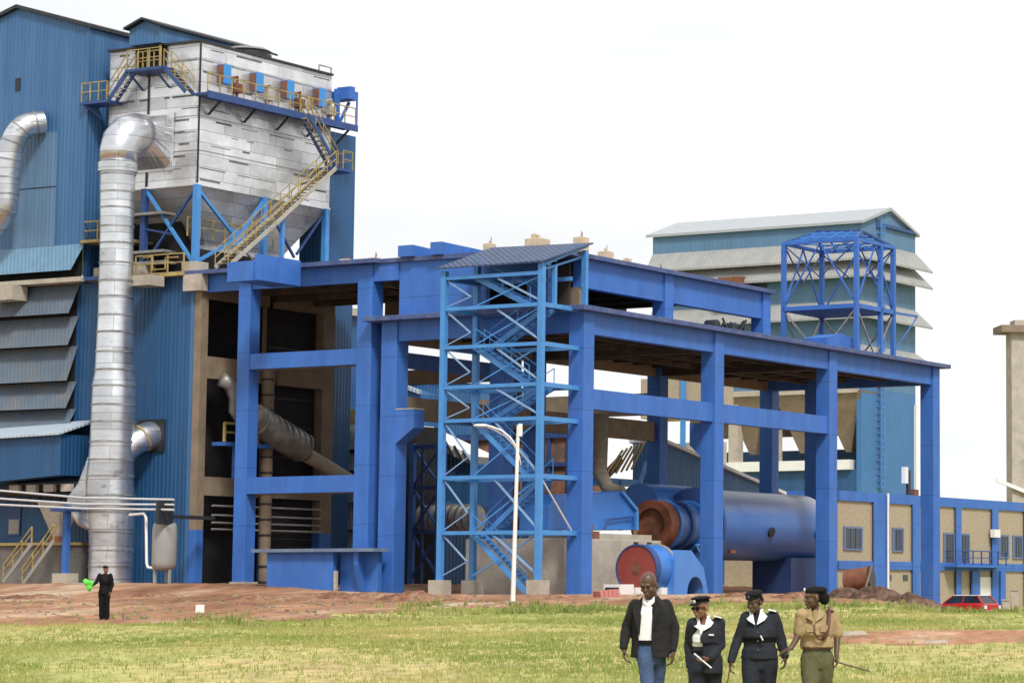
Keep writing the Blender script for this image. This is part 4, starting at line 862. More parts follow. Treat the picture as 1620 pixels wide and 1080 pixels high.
m = MB(); a = onV(1388, 355, vc); m.box(a[0]-.3, a[0]+.5, vc-.06, vc-.01, a[1]-.5, a[1]+.5); a = onV(1420, 363, vc); m.box(a[0]-3.0, a[0]+3.4, vc-.3, vc-.01, a[1]-.15, a[1]+.15); m.build('gable_fitting', NAVY, pb)
for px in (1160, 1222, 1298):
    v = R(px, 650)[0]; MB().box(U1, U1+1, v-.5, v+.5, zcr, zlow).build('column', CONCL, pb)
for px in (1178, 1258, 1330):
    v = R(px, 650)[0]
    MB().hexa([(U1+1.5, v-.3, zcr+1.3), (U1+3, v-.3, zcr+1.3), (U1+1.5, v+.3, zcr+1.3), (U1+3, v+.3, zcr+1.3), (U1-.3, v-2.2, zlow-.3), (U1+5, v-2.2, zlow-.3), (U1-.3, v+2.2, zlow-.3), (U1+5, v+2.2, zlow-.3)]).build('hopper', CONC, pb)
MB().box(U1-.4, U1, vc+.2, vl, zlow-.5, zlow).build('floor_beam', CONCL, pb); MB().box(U1-.4, ue, vc+1.0, vl, zcr-.4, zcr+.5).build('floor_slab', WHITEP, pb)
MB().box(U1+7, U1+7.5, vc+2.5, vl, zcr+3.2, zlow).build('rear_wall', CONC, pb)
MB().box(U1+6, U1+6.6, vc+3, vl-2, zcr+.5, zcr+1.8).build('rear_machinery', CLADD, pb)
MB().box(U1+.1, ue, vc+.5, vl, -1, zcr-.4).build('lower_wall', CLADD, pb)
MB().box(U1, ue-.0, vc, vc+.5, -1, zlow).build('side_wall', mat('smooth_blue_sheet', (.040, .155, .36), .5, var=.08, vscale=.5, ribs=.01), pb)
m = MB()
for k in range(40): z = zcr-2+k*.62; a = onV(1390, 600, vc)[0]; m.box(a-.35, a+.35, vc-.45, vc-.02, z, z+.09)
m.box(a-.38, a-.3, vc-.5, vc-.42, zcr-2, zcr+23); m.box(a+.3, a+.38, vc-.5, vc-.42, zcr-2, zcr+23)
m.build('caged_ladder', STEELB, pb)
MB().box(ue-.4, ue-.1, vc-.25, vc-.02, 2, zlow-1).build('downpipe', WHITEP, pb)
# mid-distance pale wall bits left of it, seen over the lower slab
ab = thing('stone_faced_annex', 'beige stone-faced block seen between slab and mid beam', 'annex', 70, 26, 0)
a = onU(1048, 598, 70); b = onU(1112, 633, 70)
MB().box(70, 74, b[0]-.4, a[0]+2, onU(1080, 640, 70)[1]-1, a[1]).build('wall', STONE, ab); v = onU(1082, 610, 70)[0]
MB().box(69.8, 70, v-.2, v+.2, 2, a[1]+1).build('downpipe', STEELB, ab)
a = onU(1085, 690, 70)
MB().prism([(b[0]-.4, 8.5), (a[0]+1, 13), (b[0]-.4, 13.2)], 0, 70.2, 73).build('hopper_wall', CONCL, ab)

# ------------------------------------------------------------------ office block on the right
OV = 14.
of = thing('office_block', 'long two-storey beige stone office with blue bands and columns', 'office', 60, OV, .2)
def Q(px, py): return onV(px, py, OV)
uA, uB = Q(1326, 800)[0], Q(1660, 800)[0]; zR = 8.38
MB().box(uA, uB, OV, OV+9, -.8, zR-.05).build('wall', STONE, of)
MB().box(uA-.1, uB, OV-.14, OV+9.1, 7.72, zR+.02).build('roof_band', BLUE, of)
MB().box(uA-.1, uB, OV-.14, OV-.003, 3.05, 3.62).build('floor_band', BLUE, of)
for px, w_ in ((1391, 1.2), (1446, .55), (1513, .45), (1571, .55), (1622, .5)):
    u = Q(px, 850)[0]; MB().box(u-w_, u+w_, OV-.22, OV-.15, -.5, 7.72).build('pilaster', BLUE, of)
def win(xa, xb, ya, yb, name='window', white=True):
    ua_, ub_ = Q(xa, ya)[0], Q(xb, ya)[0]; zt_, zb2 = Q(xa, ya)[1], Q(xa, yb)[1]; t = .22
    fr_ = MB().box(ua_-t, ub_+t, OV-.1, OV-.003, zb2-t*.5, zb2).box(ua_-t, ub_+t, OV-.1, OV-.003, zt_, zt_+t*.6).box(ua_-t, ua_, OV-.1, OV-.003, zb2, zt_).box(ub_, ub_+t, OV-.1, OV-.003, zb2, zt_).build(name, mat('blue_grey_frame', (.10, .15, .28), .5), of)
    MB().box(ua_, ub_, OV-.06, OV-.005, zb2, zt_).build('pane', GLASSD, fr_)
    m = MB()
    n = 3
    for k in range(1, n): x = ua_+(ub_-ua_)*k/n; m.box(x-.03, x+.03, OV-.09, OV-.062, zb2, zt_)
    m.build('mullion', mat('grey_mullion', (.05, .07, .12), .5), fr_)
win(1336, 1361, 835, 867); win(1413, 1426, 837, 870); win(1494, 1507, 845, 891, 'door', False); win(1518, 1531, 846, 892, 'door', False); win(1581, 1593, 848, 880); win(1603, 1615, 849, 881)
for px in (1406, 1432): u = Q(px, 908)[0]; MB().box(u-.35, u+.35, OV-.05, OV-.003, 2.3, 2.7).build('vent', GLASSD, of)
ua_, ub_ = Q(1546, 920)[0], Q(1577, 920)[0]
MB().box(ua_, ub_, OV-.05, OV-.003, -.5, 2.6).build('garage_door', WHITEP, of)
MB().box(ua_-1.4, ua_-.1, OV-.3, OV-.16, -.5, 3.05).build('pilaster', BLUE, of); MB().box(ub_+.1, ub_+1.0, OV-.3, OV-.16, -.5, 3.05).build('pilaster', BLUE, of)
ra, rb = Q(1491, 880)[0], Q(1571, 880)[0]
MB().box(ra, rb, OV-1.2, OV-.145, 3.3, 3.45).build('balcony', BLUE, of)
MB().rail([(ra, OV-1.1, 3.45), (rb, OV-1.1, 3.45)], 1.05, 1.3, .04).build('balcony_rail', NAVY, of)
u = Q(1567, 838)[0]; MB().box(u-.5, u+.5, OV-.6, OV-.23, 5.6, 6.2).build('air_conditioner', WHITEP, of)
u = Q(1398, 860)[0]; MB().tube([(u, OV-.35, -.3), (u, OV-.35, 8.4)], .09, 8).build('downpipe', WHITEP, of)
rx = thing('roof_plant', 'small dark and white antenna cabinet on the office roof', 'antenna', 60, 16, zR)
u = onV(1437, 770, 16)[0]; m = MB().box(u-.2, u+.2, 15.9, 16.1, zR-.2, zR+2.0); m.build('mast', DARKM, rx); MB().box(u-.9, u-.4, 15.8, 16.1, zR+1, zR+2.2).build('panel', WHITEP, rx); MB().box(u+.5, u+1.3, 15.8, 16.3, zR-.1, zR+.6).build('cabinet', RUST, rx)

# raw concrete silo frame at the far right
p = onD(1618, 700, 235)
cs = thingW('concrete_tower', 'raw grey concrete tower frame with a projecting cap slab', 'tower', (p[0], 235, 0), .2)
zt_ = onD(1600, 528, 235)[2]
MB().box(-1.2, .55, -1, 1, -1, zt_).build('column', CONCL, cs); MB().box(3, 4.4, -1, 1, -1, zt_).build('column', CONCL, cs); MB().box(.6, 3, .6, .9, 2, zt_-8).build('wall', CONC, cs)
MB().box(-2.2, 5, -1.6, 1.6, zt_, zt_+.6).build('cap_slab', CONC, cs); MB().box(-.9, .4, -1, .8, zt_+.6, zt_+1.1).build('column_stub', CONCL, cs); MB().box(.5, 3.2, -.9, .9, zt_-8, zt_-7.2).build('beam', CONCL, cs)
MB().bar((-2.6, -1.2, onD(1600, 760, 235)[2]), (1.5, -1.2, onD(1600, 760, 235)[2]-1.6), .3).build('chute', WHITEP, cs)
# ------------------------------------------------------------------ ground: one grid of terrain, split into grass field, red earth yard and dirt track
from mathutils import noise as mnoise
def nz2(x, y, s, seed=0): return mnoise.noise(Vector((x*s+seed, y*s-seed*.7, seed*1.3)))
ys_ = list(np.arange(-30, 36, 3.)) + list(np.arange(36, 130, .42)) + list(np.arange(130, 200, 2.)) + list(np.arange(200, 420, 12.)) + [500, 800, 1600, 4000]
xs_ = [-3500, -1500, -600, -300, -180, -120] + list(np.arange(-90, -46, 4.)) + list(np.arange(-46, 14, .5)) + list(np.arange(14, 60, 3.)) + [80, 120, 180, 300, 600, 1500, 3500]
BPX = ([-2000, 0, 150, 500, 575, 700, 1000, 1100, 1340, 1620, 4000], [79, 79, 80, 84, 92, 97, 101, 106, 108, 112, 112])
def pxof(x, y): return CX + F*x/max(y, 1)
def dirt_edge(x, y): return float(np.interp(pxof(x, y), *BPX)) + 2.2*nz2(x, y, .22, 3) + 1.6*nz2(x, y, .7, 9)
def kind_at(x, y):
    if y > dirt_edge(x, y) and y < 190 and x > -110: return 1
    p = pxof(x, y)
    c = 67+1.5*nz2(x, y, .1, 5); hw = 6.0*sstep(1180, 1420, p) + 1.2*nz2(x, y, .5, 11)
    if y > 40 and abs(y-c) < hw and p > 1150: return 2
    return 0
def zfull(x, y):
    z = ground_z(x, y)
    if 30 < y < 200:
        z += .05*nz2(x, y, .35, 1) + .018*nz2(x, y, 1.3, 2)
        if 40 < y < 125:
            for c_, k_ in ((61.5, 1), (63.6, 1), (67.5, 1), (69.6, 1), (90, 0), (92.4, 0), (103, 0), (105.6, 0), (112, 0), (114.2, 0)):
                q_ = y-c_-2.2*nz2(x, k_*7., .05, c_)-.05*x*(1-k_)
                if abs(q_) < 1.2 and (k_ == 0 or pxof(x, y) > 1150): z -= .075*math.exp(-(q_/.32)**2)-.03*math.exp(-((abs(q_)-.7)/.25)**2)
        if y > dirt_edge(x, y): z += .10*abs(nz2(x, y, .5, 21)) + .05*nz2(x, y, 1.6, 22)
    return z
nx, ny = len(xs_), len(ys_)
gv = [(x, y, zfull(x, y)) for y in ys_ for x in xs_]
kf = [[], [], []]
for j in range(ny-1):
    for i in range(nx-1):
        cx_, cy_ = (xs_[i]+xs_[i+1])/2, (ys_[j]+ys_[j+1])/2
        kf[kind_at(cx_, cy_)].append((j*nx+i, j*nx+i+1, (j+1)*nx+i+1, (j+1)*nx+i))

def ground_mat(name, cols, scale, bump, st=(1, 1, 1), fine=6., rough=.95):
    m = bpy.data.materials.new(name); m.use_nodes = True; nt = m.node_tree; nt.nodes.clear(); L = nt.links.new
    out = N(nt, 'ShaderNodeOutputMaterial'); b = N(nt, 'ShaderNodeBsdfPrincipled'); L(b.outputs[0], out.inputs[0]); b.inputs['Roughness'].default_value = rough; b.inputs['Specular IOR Level'].default_value = .1
    tc = N(nt, 'ShaderNodeTexCoord'); mp = N(nt, 'ShaderNodeMapping'); mp.inputs['Scale'].default_value = st; L(tc.outputs['Object'], mp.inputs[0])
    n1 = N(nt, 'ShaderNodeTexNoise'); n1.inputs['Scale'].default_value = scale; n1.inputs['Detail'].default_value = 9; n1.inputs['Roughness'].default_value = .62; L(mp.outputs[0], n1.inputs['Vector'])
    cr = N(nt, 'ShaderNodeValToRGB'); e = cr.color_ramp.elements
    e[0].position, e[0].color = cols[0][0], (*cols[0][1], 1); e[1].position, e[1].color = cols[-1][0], (*cols[-1][1], 1)
    for p, c in cols[1:-1]: q = e.new(p); q.color = (*c, 1)
    L(n1.outputs[0], cr.inputs[0])
    n2 = N(nt, 'ShaderNodeTexNoise'); n2.inputs['Scale'].default_value = fine; n2.inputs['Detail'].default_value = 6; L(mp.outputs[0], n2.inputs['Vector'])
    mr = N(nt, 'ShaderNodeMapRange'); mr.inputs[1].default_value = .3; mr.inputs[2].default_value = .7; mr.inputs[3].default_value = .72; mr.inputs[4].default_value = 1.22; L(n2.outputs[0], mr.inputs[0])
    vm = N(nt, 'ShaderNodeVectorMath', operation='SCALE'); L(cr.outputs[0], vm.inputs[0]); L(mr.outputs[0], vm.inputs[3]); L(vm.outputs[0], b.inputs['Base Color'])
    bp = N(nt, 'ShaderNodeBump'); bp.inputs['Strength'].default_value = 1; bp.inputs['Distance'].default_value = bump; L(n2.outputs[0], bp.inputs['Height']); L(bp.outputs[0], b.inputs['Normal'])
    return m
M_FIELD = ground_mat('field_soil', [(.30, (.22, .25, .07)), (.45, (.34, .34, .115)), (.57, (.44, .37, .16)), (.70, (.48, .32, .18))], .13, .05, (1, .4, 1), 2.5)
M_DIRT = ground_mat('red_earth', [(.28, (.12, .07, .045)), (.42, (.245, .125, .072)), (.54, (.34, .185, .112)), (.66, (.46, .35, .25))], .22, .14, (1, .22, 1), 1.6)
M_TRACK = ground_mat('track_earth', [(.3, (.24, .15, .09)), (.5, (.40, .20, .12)), (.7, (.46, .34, .24))], .4, .08, (1, .3, 1), 3)
for nm, fs, m in (('field', kf[0], M_FIELD), ('earth_yard', kf[1], M_DIRT), ('dirt_track', kf[2], M_TRACK)):
    ids = sorted({i for f in fs for i in f}); mp_ = {a: b for b, a in enumerate(ids)}
    me = bpy.data.meshes.new(nm); me.from_pydata([gv[i] for i in ids], [], [tuple(mp_[i] for i in f) for f in fs]); me.materials.append(m)
    for p in me.polygons: p.use_smooth = True
    o = bpy.data.objects.new(nm, me); COL.objects.link(o); o['kind'] = 'structure'

# earth mounds and rubble along the yard
def mound(px, py, d, wx, wy, h, seed, dark=False):
    x, y, _ = onD(px, py, d); z0 = ground_z(x, y)-.12; n, m_ = 44, 16; vs = []; fs = []
    for i in range(m_+1):
        r = i/m_
        for k in range(n):
            a = 2*PI*k/n; rr = r*(1+.22*nz2(math.cos(a)*2, math.sin(a)*2, 1, seed))
            X, Y = wx*rr*math.cos(a), wy*rr*math.sin(a)
            Z = h*(math.cos(min(1, r)*PI)+1)/2*(1+.5*nz2(X, Y, .9, seed)) + .16*h*nz2(X, Y, 2.6, seed+5) + .08*nz2(X, Y, 5, seed+8)*(1-r)
            vs.append((X, Y, Z if r < 1 else -.15))
    for i in range(m_):
        for k in range(n): k2 = (k+1) % n; fs.append((i*n+k, i*n+k2, (i+1)*n+k2, (i+1)*n+k))
    me = bpy.data.meshes.new('earth_mound'); me.from_pydata(vs, [], fs); me.materials.append(M_MD if dark else M_MR)
    o = bpy.data.objects.new('earth_mound', me); COL.objects.link(o); o.location = (x, y, z0); o['kind'] = 'structure'
M_MR = ground_mat('mound_earth', [(.3, (.13, .065, .04)), (.5, (.24, .125, .08)), (.7, (.33, .22, .15))], 1.2, .2, (1, 1, 1), 5)
M_MD = ground_mat('dark_mound_earth', [(.3, (.055, .035, .028)), (.5, (.12, .075, .055)), (.7, (.20, .14, .10))], 1.2, .2, (1, 1, 1), 5)
for a in ((410, 945, 118, 3.0, 1.3, .35, 1), (560, 945, 120, 4.2, 1.5, .42, 2), (650, 950, 116, 2.6, 1.2, .48, 3), (250, 940, 124, 2.5, 1.2, .35, 4), (60, 945, 120, 4, 1.3, .28, 5), (705, 958, 112, 1.8, 1, .25, 6),
          (1342, 960, 121, 1.9, 1.2, .55, 7, True), (1388, 962, 119, 1.9, 1.2, .75, 8, True), (1440, 965, 117, 2.2, 1.2, .72, 9, True), (1490, 972, 115, 2.0, 1.1, .38, 10, True), (1180, 955, 124, 3.2, 1.2, .3, 11), (1265, 955, 122, 2.4, 1.2, .42, 12), (870, 955, 118, 2.5, 1, .22, 13),
          (430, 985, 83, 1.4, .6, .14, 14, True), (505, 985, 85, 1.0, .5, .10, 15, True), (1570, 985, 112, 1.6, .8, .2, 16, True)): mound(*a)
# loose stones
m = MB(); rg = random.Random(5)
for i in range(1100):
    px = rg.uniform(-40, 1660); d = rg.uniform(84, 128); x = (px-CX)/F*d
    if kind_at(x, d) != 1: continue
    r = .03+.10*rg.random()**3; z = ground_z(x, d)+.03
    k = len(m.v); m.ell((x, d, z), (r*rg.uniform(.8, 1.6), r, r*.7), 6, 4)
    for j in range(k, len(m.v)): p = m.v[j]; m.v[j] = tuple(p[t]+rg.uniform(-.25, .25)*r for t in range(3))
me = m.mesh('rubble'); me.materials.append(CONC); o = bpy.data.objects.new('rubble', me); COL.objects.link(o); o['kind'] = 'stuff'; o['label'] = 'loose stones scattered over the red earth'; o['category'] = 'rubble'

# grass: many thin blades in tufts
def grass(name, n, dlo, dhi, hlo, hhi, wide, cols, label, test, seed, per=4, bend=.5):
    r = np.random.default_rng(seed); P = []
    px = r.uniform(-60, 1700, n); d = dlo+(dhi-dlo)*r.random(n)**.8; x = (px-CX)/F*d
    keep = [i for i in range(n) if test(x[i], d[i], r)]
    x, d = x[keep], d[keep]; n = len(x); z = np.array([zfull(a, b) for a, b in zip(x, d)])
    k = per; N_ = n*k
    X = np.repeat(x, k)+r.normal(0, .05, N_); Y = np.repeat(d, k)+r.normal(0, .05, N_); Z = np.repeat(z, k)-.01
    big = np.repeat(r.random(n)**2, k)
    h = hlo+(hhi-hlo)*(big*.75+.25*r.random(N_)); a = r.random(N_)*2*PI; wd = wide*(.6+.8*r.random(N_))*(Y/70)
    lean = h*bend*r.random(N_); b2 = r.random(N_)*2*PI
    dx, dy = np.cos(a)*wd/2, np.sin(a)*wd/2; lx, ly = np.cos(b2)*lean, np.sin(b2)*lean
    v = np.empty((N_, 5, 3))
    v[:, 0] = np.stack([X-dx, Y-dy, Z], 1); v[:, 1] = np.stack([X+dx, Y+dy, Z], 1)
    v[:, 2] = np.stack([X+dx*.7+lx*.35, Y+dy*.7+ly*.35, Z+h*.6], 1); v[:, 3] = np.stack([X-dx*.7+lx*.35, Y-dy*.7+ly*.35, Z+h*.6], 1); v[:, 4] = np.stack([X+lx, Y+ly, Z+h], 1)
    me = bpy.data.meshes.new(name); me.vertices.add(N_*5); me.vertices.foreach_set('co', v.reshape(-1))
    base = np.arange(N_)*5; q = np.stack([base, base+1, base+2, base+3], 1); t = np.stack([base+3, base+2, base+4], 1)
    li = np.concatenate([q, t], 1).reshape(-1); me.loops.add(len(li)); me.loops.foreach_set('vertex_index', li)
    me.polygons.add(N_*2); ls = np.empty(N_*2, int); lt_ = np.empty(N_*2, int); ls[0::2] = np.arange(N_)*7; ls[1::2] = np.arange(N_)*7+4; lt_[0::2] = 4; lt_[1::2] = 3
    me.polygons.foreach_set('loop_start', ls); me.polygons.foreach_set('loop_total', lt_); me.update(calc_edges=True); me.validate()
    m = bpy.data.materials.new(name+'_blades'); m.use_nodes = True; nt = m.node_tree; nt.nodes.clear(); L = nt.links.new
    out = N(nt, 'ShaderNodeOutputMaterial'); b = N(nt, 'ShaderNodeBsdfPrincipled'); b.inputs['Roughness'].default_value = .8; b.inputs['Specular IOR Level'].default_value = .15
    tr = N(nt, 'ShaderNodeBsdfTranslucent'); ms = N(nt, 'ShaderNodeMixShader'); ms.inputs[0].default_value = .35; L(b.outputs[0], ms.inputs[1]); L(tr.outputs[0], ms.inputs[2]); L(ms.outputs[0], out.inputs[0])
    g_ = N(nt, 'ShaderNodeNewGeometry'); tc = N(nt, 'ShaderNodeTexCoord'); nn = N(nt, 'ShaderNodeTexNoise'); mp = N(nt, 'ShaderNodeMapping'); mp.inputs['Scale'].default_value = (1, .4, 1)
    nn.inputs['Scale'].default_value = .22; nn.inputs['Detail'].default_value = 5; L(tc.outputs['Object'], mp.inputs[0]); L(mp.outputs[0], nn.inputs['Vector'])
    ad = N(nt, 'ShaderNodeMath', operation='MULTIPLY_ADD'); ad.inputs[1].default_value = .17; L(g_.outputs['Random Per Island'], ad.inputs[0]); L(nn.outputs[0], ad.inputs[2])
    cr = N(nt, 'ShaderNodeValToRGB'); e = cr.color_ramp.elements; e[0].position, e[0].color = .40, (*cols[0], 1); e[1].position, e[1].color = .80, (*cols[2], 1); q_ = e.new(.58); q_.color = (*cols[1], 1)
    L(ad.outputs[0], cr.inputs[0]); L(cr.outputs[0], b.inputs['Base Color']); L(cr.outputs[0], tr.inputs[0])
    me.materials.append(m); o = bpy.data.objects.new(name, me); COL.objects.link(o); o['kind'] = 'stuff'; o['label'] = label; o['category'] = 'grass'
    return o
def t_field(x, y, r):
    k = kind_at(x, y)
    if k == 0: return nz2(x, y*.5, .2, 31) > -.12 or r.random() < .25
    return r.random() < (.05 if k == 1 and y < dirt_edge(x, y)+4 else .02)
grass('grass', 62000, 38, 114, .03, .13, .032, ((.21, .28, .07), (.35, .38, .12), (.52, .46, .20)), 'short yellow-green dry grass over the field', t_field, 11)
def t_edge(x, y, r):
    e = dirt_edge(x, y); p = pxof(x, y)
    if kind_at(x, y) == 2 or y < e-11 or y > e+5: return False
    return nz2(x, y, .28, 41) > (.10 if p > 560 else .30)
grass('tall_weeds', 8500, 74, 118, .08, .38, .045, ((.17, .22, .06), (.31, .34, .11), (.46, .42, .19)), 'taller green weeds along the edge of the earth yard', t_edge, 12, 5, .7)
for i, (px, py, d) in enumerate(((1110, 975, 100), (1412, 968, 106), (1240, 975, 102), (925, 975, 97), (765, 965, 99), (20, 988, 78))):
    pass

# things standing on the ground
p = onD(316, 981, 84); sg = thingW('marker_sign', 'small blank white square marker on a short stake at the grass edge', 'sign', (p[0], p[1], p[2]))
MB().box(-.13, .13, -.02, .02, .24, .48).build('board', WHITEP, sg); MB().box(-.03, .03, .02, .05, -.2, .48).build('stake', WHITEP, sg)
p = onD(1360, 935, 150); q = p
sk_ = thingW('rusty_drum', 'big rusty brown open drum lying on its side by the hall column', 'rusted drum', (p[0], p[1], p[2]), -.3)
m = MB().tube([(-.78, 0, .55), (.62, .1, .75)], .62, 20, cap=False); m.build('shell', RUST, sk_, smooth='auto')
MB().tube([(.60, .1, .74), (.68, .1, .75)], [.66, .66], 20).build('end_plate', DARKM, sk_); MB().tube([(-.8, 0, .55), (-.7, 0, .56)], .60, 20).build('end_plate', CONC, sk_); MB().bar((.5, -.7, 0), (.85, -.5, 1.4), .1).build('lifting_bar', CONC, sk_)
for i, px in enumerate((1591, 1605)):
    p = onD(px, 965, 140); h = 1.0 if i else .5
    o = MB(); o.box(-.18, .18, -.18, .18, -.5, h); o.box(-.22, .22, -.22, .22, h, h+.06)
    me = o.mesh('concrete_bollard'); me.materials.append(CONCL); ob = bpy.data.objects.new('concrete_bollard', me); COL.objects.link(ob); ob.location = p
    ob['label'] = 'short pale concrete post, lower one next to the red car' if not i else 'tall pale concrete post beyond the red car'; ob['category'] = 'post'
for i, (px, py, d, rz) in enumerate(((712, 957, 104, .3), (770, 950, 106, -.2), (1350, 1008, 68, .1), (1480, 1022, 63, .2), (350, 1010, 70, 1))):
    if i == 4: continue
    p = onD(px, py, d); z = zfull(p[0], p[1]); m = MB().hexa([(-.4, -.15, -.05), (.35, -.12, -.05), (-.3, .2, -.05), (.4, .1, -.05), (-.3, -.12, .07), (.2, -.1, .10), (-.25, .12, .05), (.3, .06, .06)])
    me = m.mesh('concrete_lump'); me.materials.append(CONCL); ob = bpy.data.objects.new('concrete_lump', me); COL.objects.link(ob); ob.location = (p[0], p[1], z); ob.rotation_euler = (0, 0, rz)
    ob['label'] = ('flat broken concrete lump on the earth near the stair tower', 'pale concrete lump close to the lamp post', 'pale slab lump beside the dirt track behind the khaki officer', 'pinkish flat lump far along the dirt track')[i]; ob['category'] = 'concrete lump'

# red pickup car partly hidden by the mound
p = onD(1526, 980, 160); gz = p[2]-.02
car = thingW('parked_car', 'red hatchback with dark windows parked behind the earth mound', 'car', (p[0], p[1], gz), math.radians(-38))
def sec(x, zs, w0, w1):   # closed section across the car at length x
    return [(x, -w0, zs[0]), (x, -w0, zs[1]), (x, -w1, zs[2]), (x, w1, zs[2]), (x, w0, zs[1]), (x, w0, zs[0])]
body = [sec(-2.1, (.35, .6, .72), .70, .6), sec(-1.9, (.28, .72, .86), .80, .7), sec(-1.0, (.25, .82, .95), .84, .74), sec(0, (.25, .86, .98), .85, .76), sec(1.3, (.25, .88, 1.0), .85, .76), sec(1.85, (.3, .86, .98), .82, .72), sec(2.0, (.38, .78, .9), .76, .66)]
MB().loft(body).build('body', REDCAR, car, smooth='auto')
cab = [[(-1.05, -.70, .95), (-1.05, .70, .95), (-.35, .58, 1.40), (-.35, -.58, 1.40)], [(1.75, -.72, .97), (1.75, .72, .97), (1.35, .58, 1.42), (1.35, -.58, 1.42)]]
MB().add([(-1.05, -.72, .94), (1.8, -.72, .96), (1.8, .72, .96), (-1.05, .72, .94), (-.35, -.58, 1.40), (1.35, -.58, 1.42), (1.35, .58, 1.42), (-.35, .58, 1.40)], [(0, 1, 5, 4), (2, 3, 7, 6), (1, 2, 6, 5), (3, 0, 4, 7), (4, 5, 6, 7), (0, 3, 2, 1)]).build('windows', GLASSD, car)
MB().box(-.4, 1.4, -.6, .6, 1.405, 1.46).build('roof', WHITEP, car, bevel=.03)
for s_ in (-1, 1):
    MB().bar((-1.02, s_*.71, .97), (-.36, s_*.59, 1.42), .06).bar((1.76, s_*.71, .98), (1.36, s_*.59, 1.42), .09).bar((.35, s_*.72, .97), (.4, s_*.59, 1.42), .06).build('pillar', REDCAR, car)
    for x in (-1.3, 1.25):
        wh = MB().tube([(x, s_*.62, .31), (x, s_*.87, .31)], .31, 20).build('wheel', TYRE, car, smooth='auto'); MB().tube([(x, s_*.87, .31), (x, s_*.885, .31)], .19, 14).build('rim', GALVD, wh)
    MB().box(1.88, 2.03, s_*.68-.1, s_*.68+.1, .66, .86).build('tail_light', WHITEP, car); MB().box(-2.12, -1.98, s_*.55-.12, s_*.55+.12, .6, .74).build('headlight', WHITEP, car)
MB().box(1.95, 2.1, -.74, .74, .36, .58).build('bumper', mat('worn_bumper', (.5, .45, .44), .5), car, bevel=.02)
MB().box(2.09, 2.12, -.25, .25, .5, .62).build('number_plate', WHITEP, car)
# ------------------------------------------------------------------ people
SKIN = mat('dark_skin', (.095, .047, .030), .45, var=.1, vscale=14); SKINL = mat('brown_skin', (.21, .095, .055), .45, var=.1, vscale=14)
SUITM = mat('black_suit_cloth', (.0075, .0072, .0085), .9, var=.3, vscale=6, bump=.3, bscale=18)
NAVYC = mat('navy_uniform_cloth', (.010, .013, .022), .9, var=.3, vscale=6, bump=.3, bscale=18)
WSHIRT = mat('white_shirt_cloth', (.80, .80, .80), .8, var=.05, vscale=8, bump=.3, bscale=14)
KHAKI = mat('khaki_cloth', (.33, .235, .12), .85, var=.14, vscale=7, bump=.4, bscale=14)
OLIVE = mat('olive_cloth', (.085, .085, .038), .85, var=.2, vscale=7, bump=.4, bscale=12)
JEAN = mat('blue_denim', (.035, .065, .14), .85, var=.35, vscale=5, bump=.3, bscale=14)
LEATH = mat('brown_leather', (.09, .03, .018), .5, var=.2); BLK = mat('black_leather', (.006, .006, .007), .7, spec=.15); EYEW = mat('eye_white', (.10, .07, .055), .5, spec=.1)
BADGE = mat('silver_badge', (.8, .8, .82), .3, metal=.4); GREENB = mat('bright_green_cloth', (.10, .60, .06), .7, var=.1); HAIRG = mat('short_grey_hair', (.085, .05, .038), .9, var=.3, vscale=40, bump=.5, bscale=60)
TXW = bpy.data.textures.new('fold_clouds', 'CLOUDS'); TXW.noise_scale = .11; TXW.noise_depth = 3
def fuse(mb, name, m, parent, vox=.010, smooth=4, fold=0., label=None):
    """one continuous surface from overlapping volumes"""
    me0 = mb.mesh('tmp'); o = bpy.data.objects.new('tmp', me0); COL.objects.link(o)
    r = o.modifiers.new('r', 'REMESH'); r.mode = 'VOXEL'; r.voxel_size = vox; r.use_smooth_shade = True
    if smooth: s_ = o.modifiers.new('s', 'SMOOTH'); s_.iterations = smooth; s_.factor = .5
    if fold: d_ = o.modifiers.new('d', 'DISPLACE'); d_.texture = TXW; d_.strength = fold; d_.mid_level = .5; d_.texture_coords = 'LOCAL'
    dg = bpy.context.evaluated_depsgraph_get(); me = bpy.data.meshes.new_from_object(o.evaluated_get(dg)); bpy.data.objects.remove(o)
    me.name = name; me.materials.clear(); me.materials.append(m)
    for p in me.polygons: p.use_smooth = True
    ob = bpy.data.objects.new(name, me); COL.objects.link(ob); ob.parent = parent
    if label: ob['label'] = label
    return ob
def limb(m, pts, rs, n=14):
    for (a, b, r0, r1) in zip(pts[:-1], pts[1:], rs[:-1], rs[1:]): m.tube([a, b], [r0, r1], n)
    for p, r in zip(pts, rs): m.ell(p, (r, r, r), n, 8)
def rotz(p, a, c=(0, 0)): x, y = p[0]-c[0], p[1]-c[1]; return (c[0]+x*math.cos(a)-y*math.sin(a), c[1]+x*math.sin(a)+y*math.cos(a), p[2])
def ring(z, rx, ry, cx=0, cy=0, n=28, yaw=0): return [rotz((cx+rx*math.cos(2*PI*k/n), cy+ry*math.sin(2*PI*k/n), z), yaw, (cx, cy)) for k in range(n)]
def oring(z, rx, ry, cx, cy, gl, gr, yaw=0, th=.016, n=30):
    """thick open ring (jacket) with a gap at the front from -gr to +gl (radians from straight ahead, + = viewer right)"""
    A = [gl+(2*PI-gl-gr)*k/n for k in range(n+1)]; P = lambda a, q: rotz((cx+(rx-q)*math.sin(a), cy-(ry-q)*math.cos(a), z), yaw, (cx, cy))
    return [P(a, 0) for a in A]+[P(a, th) for a in reversed(A)]
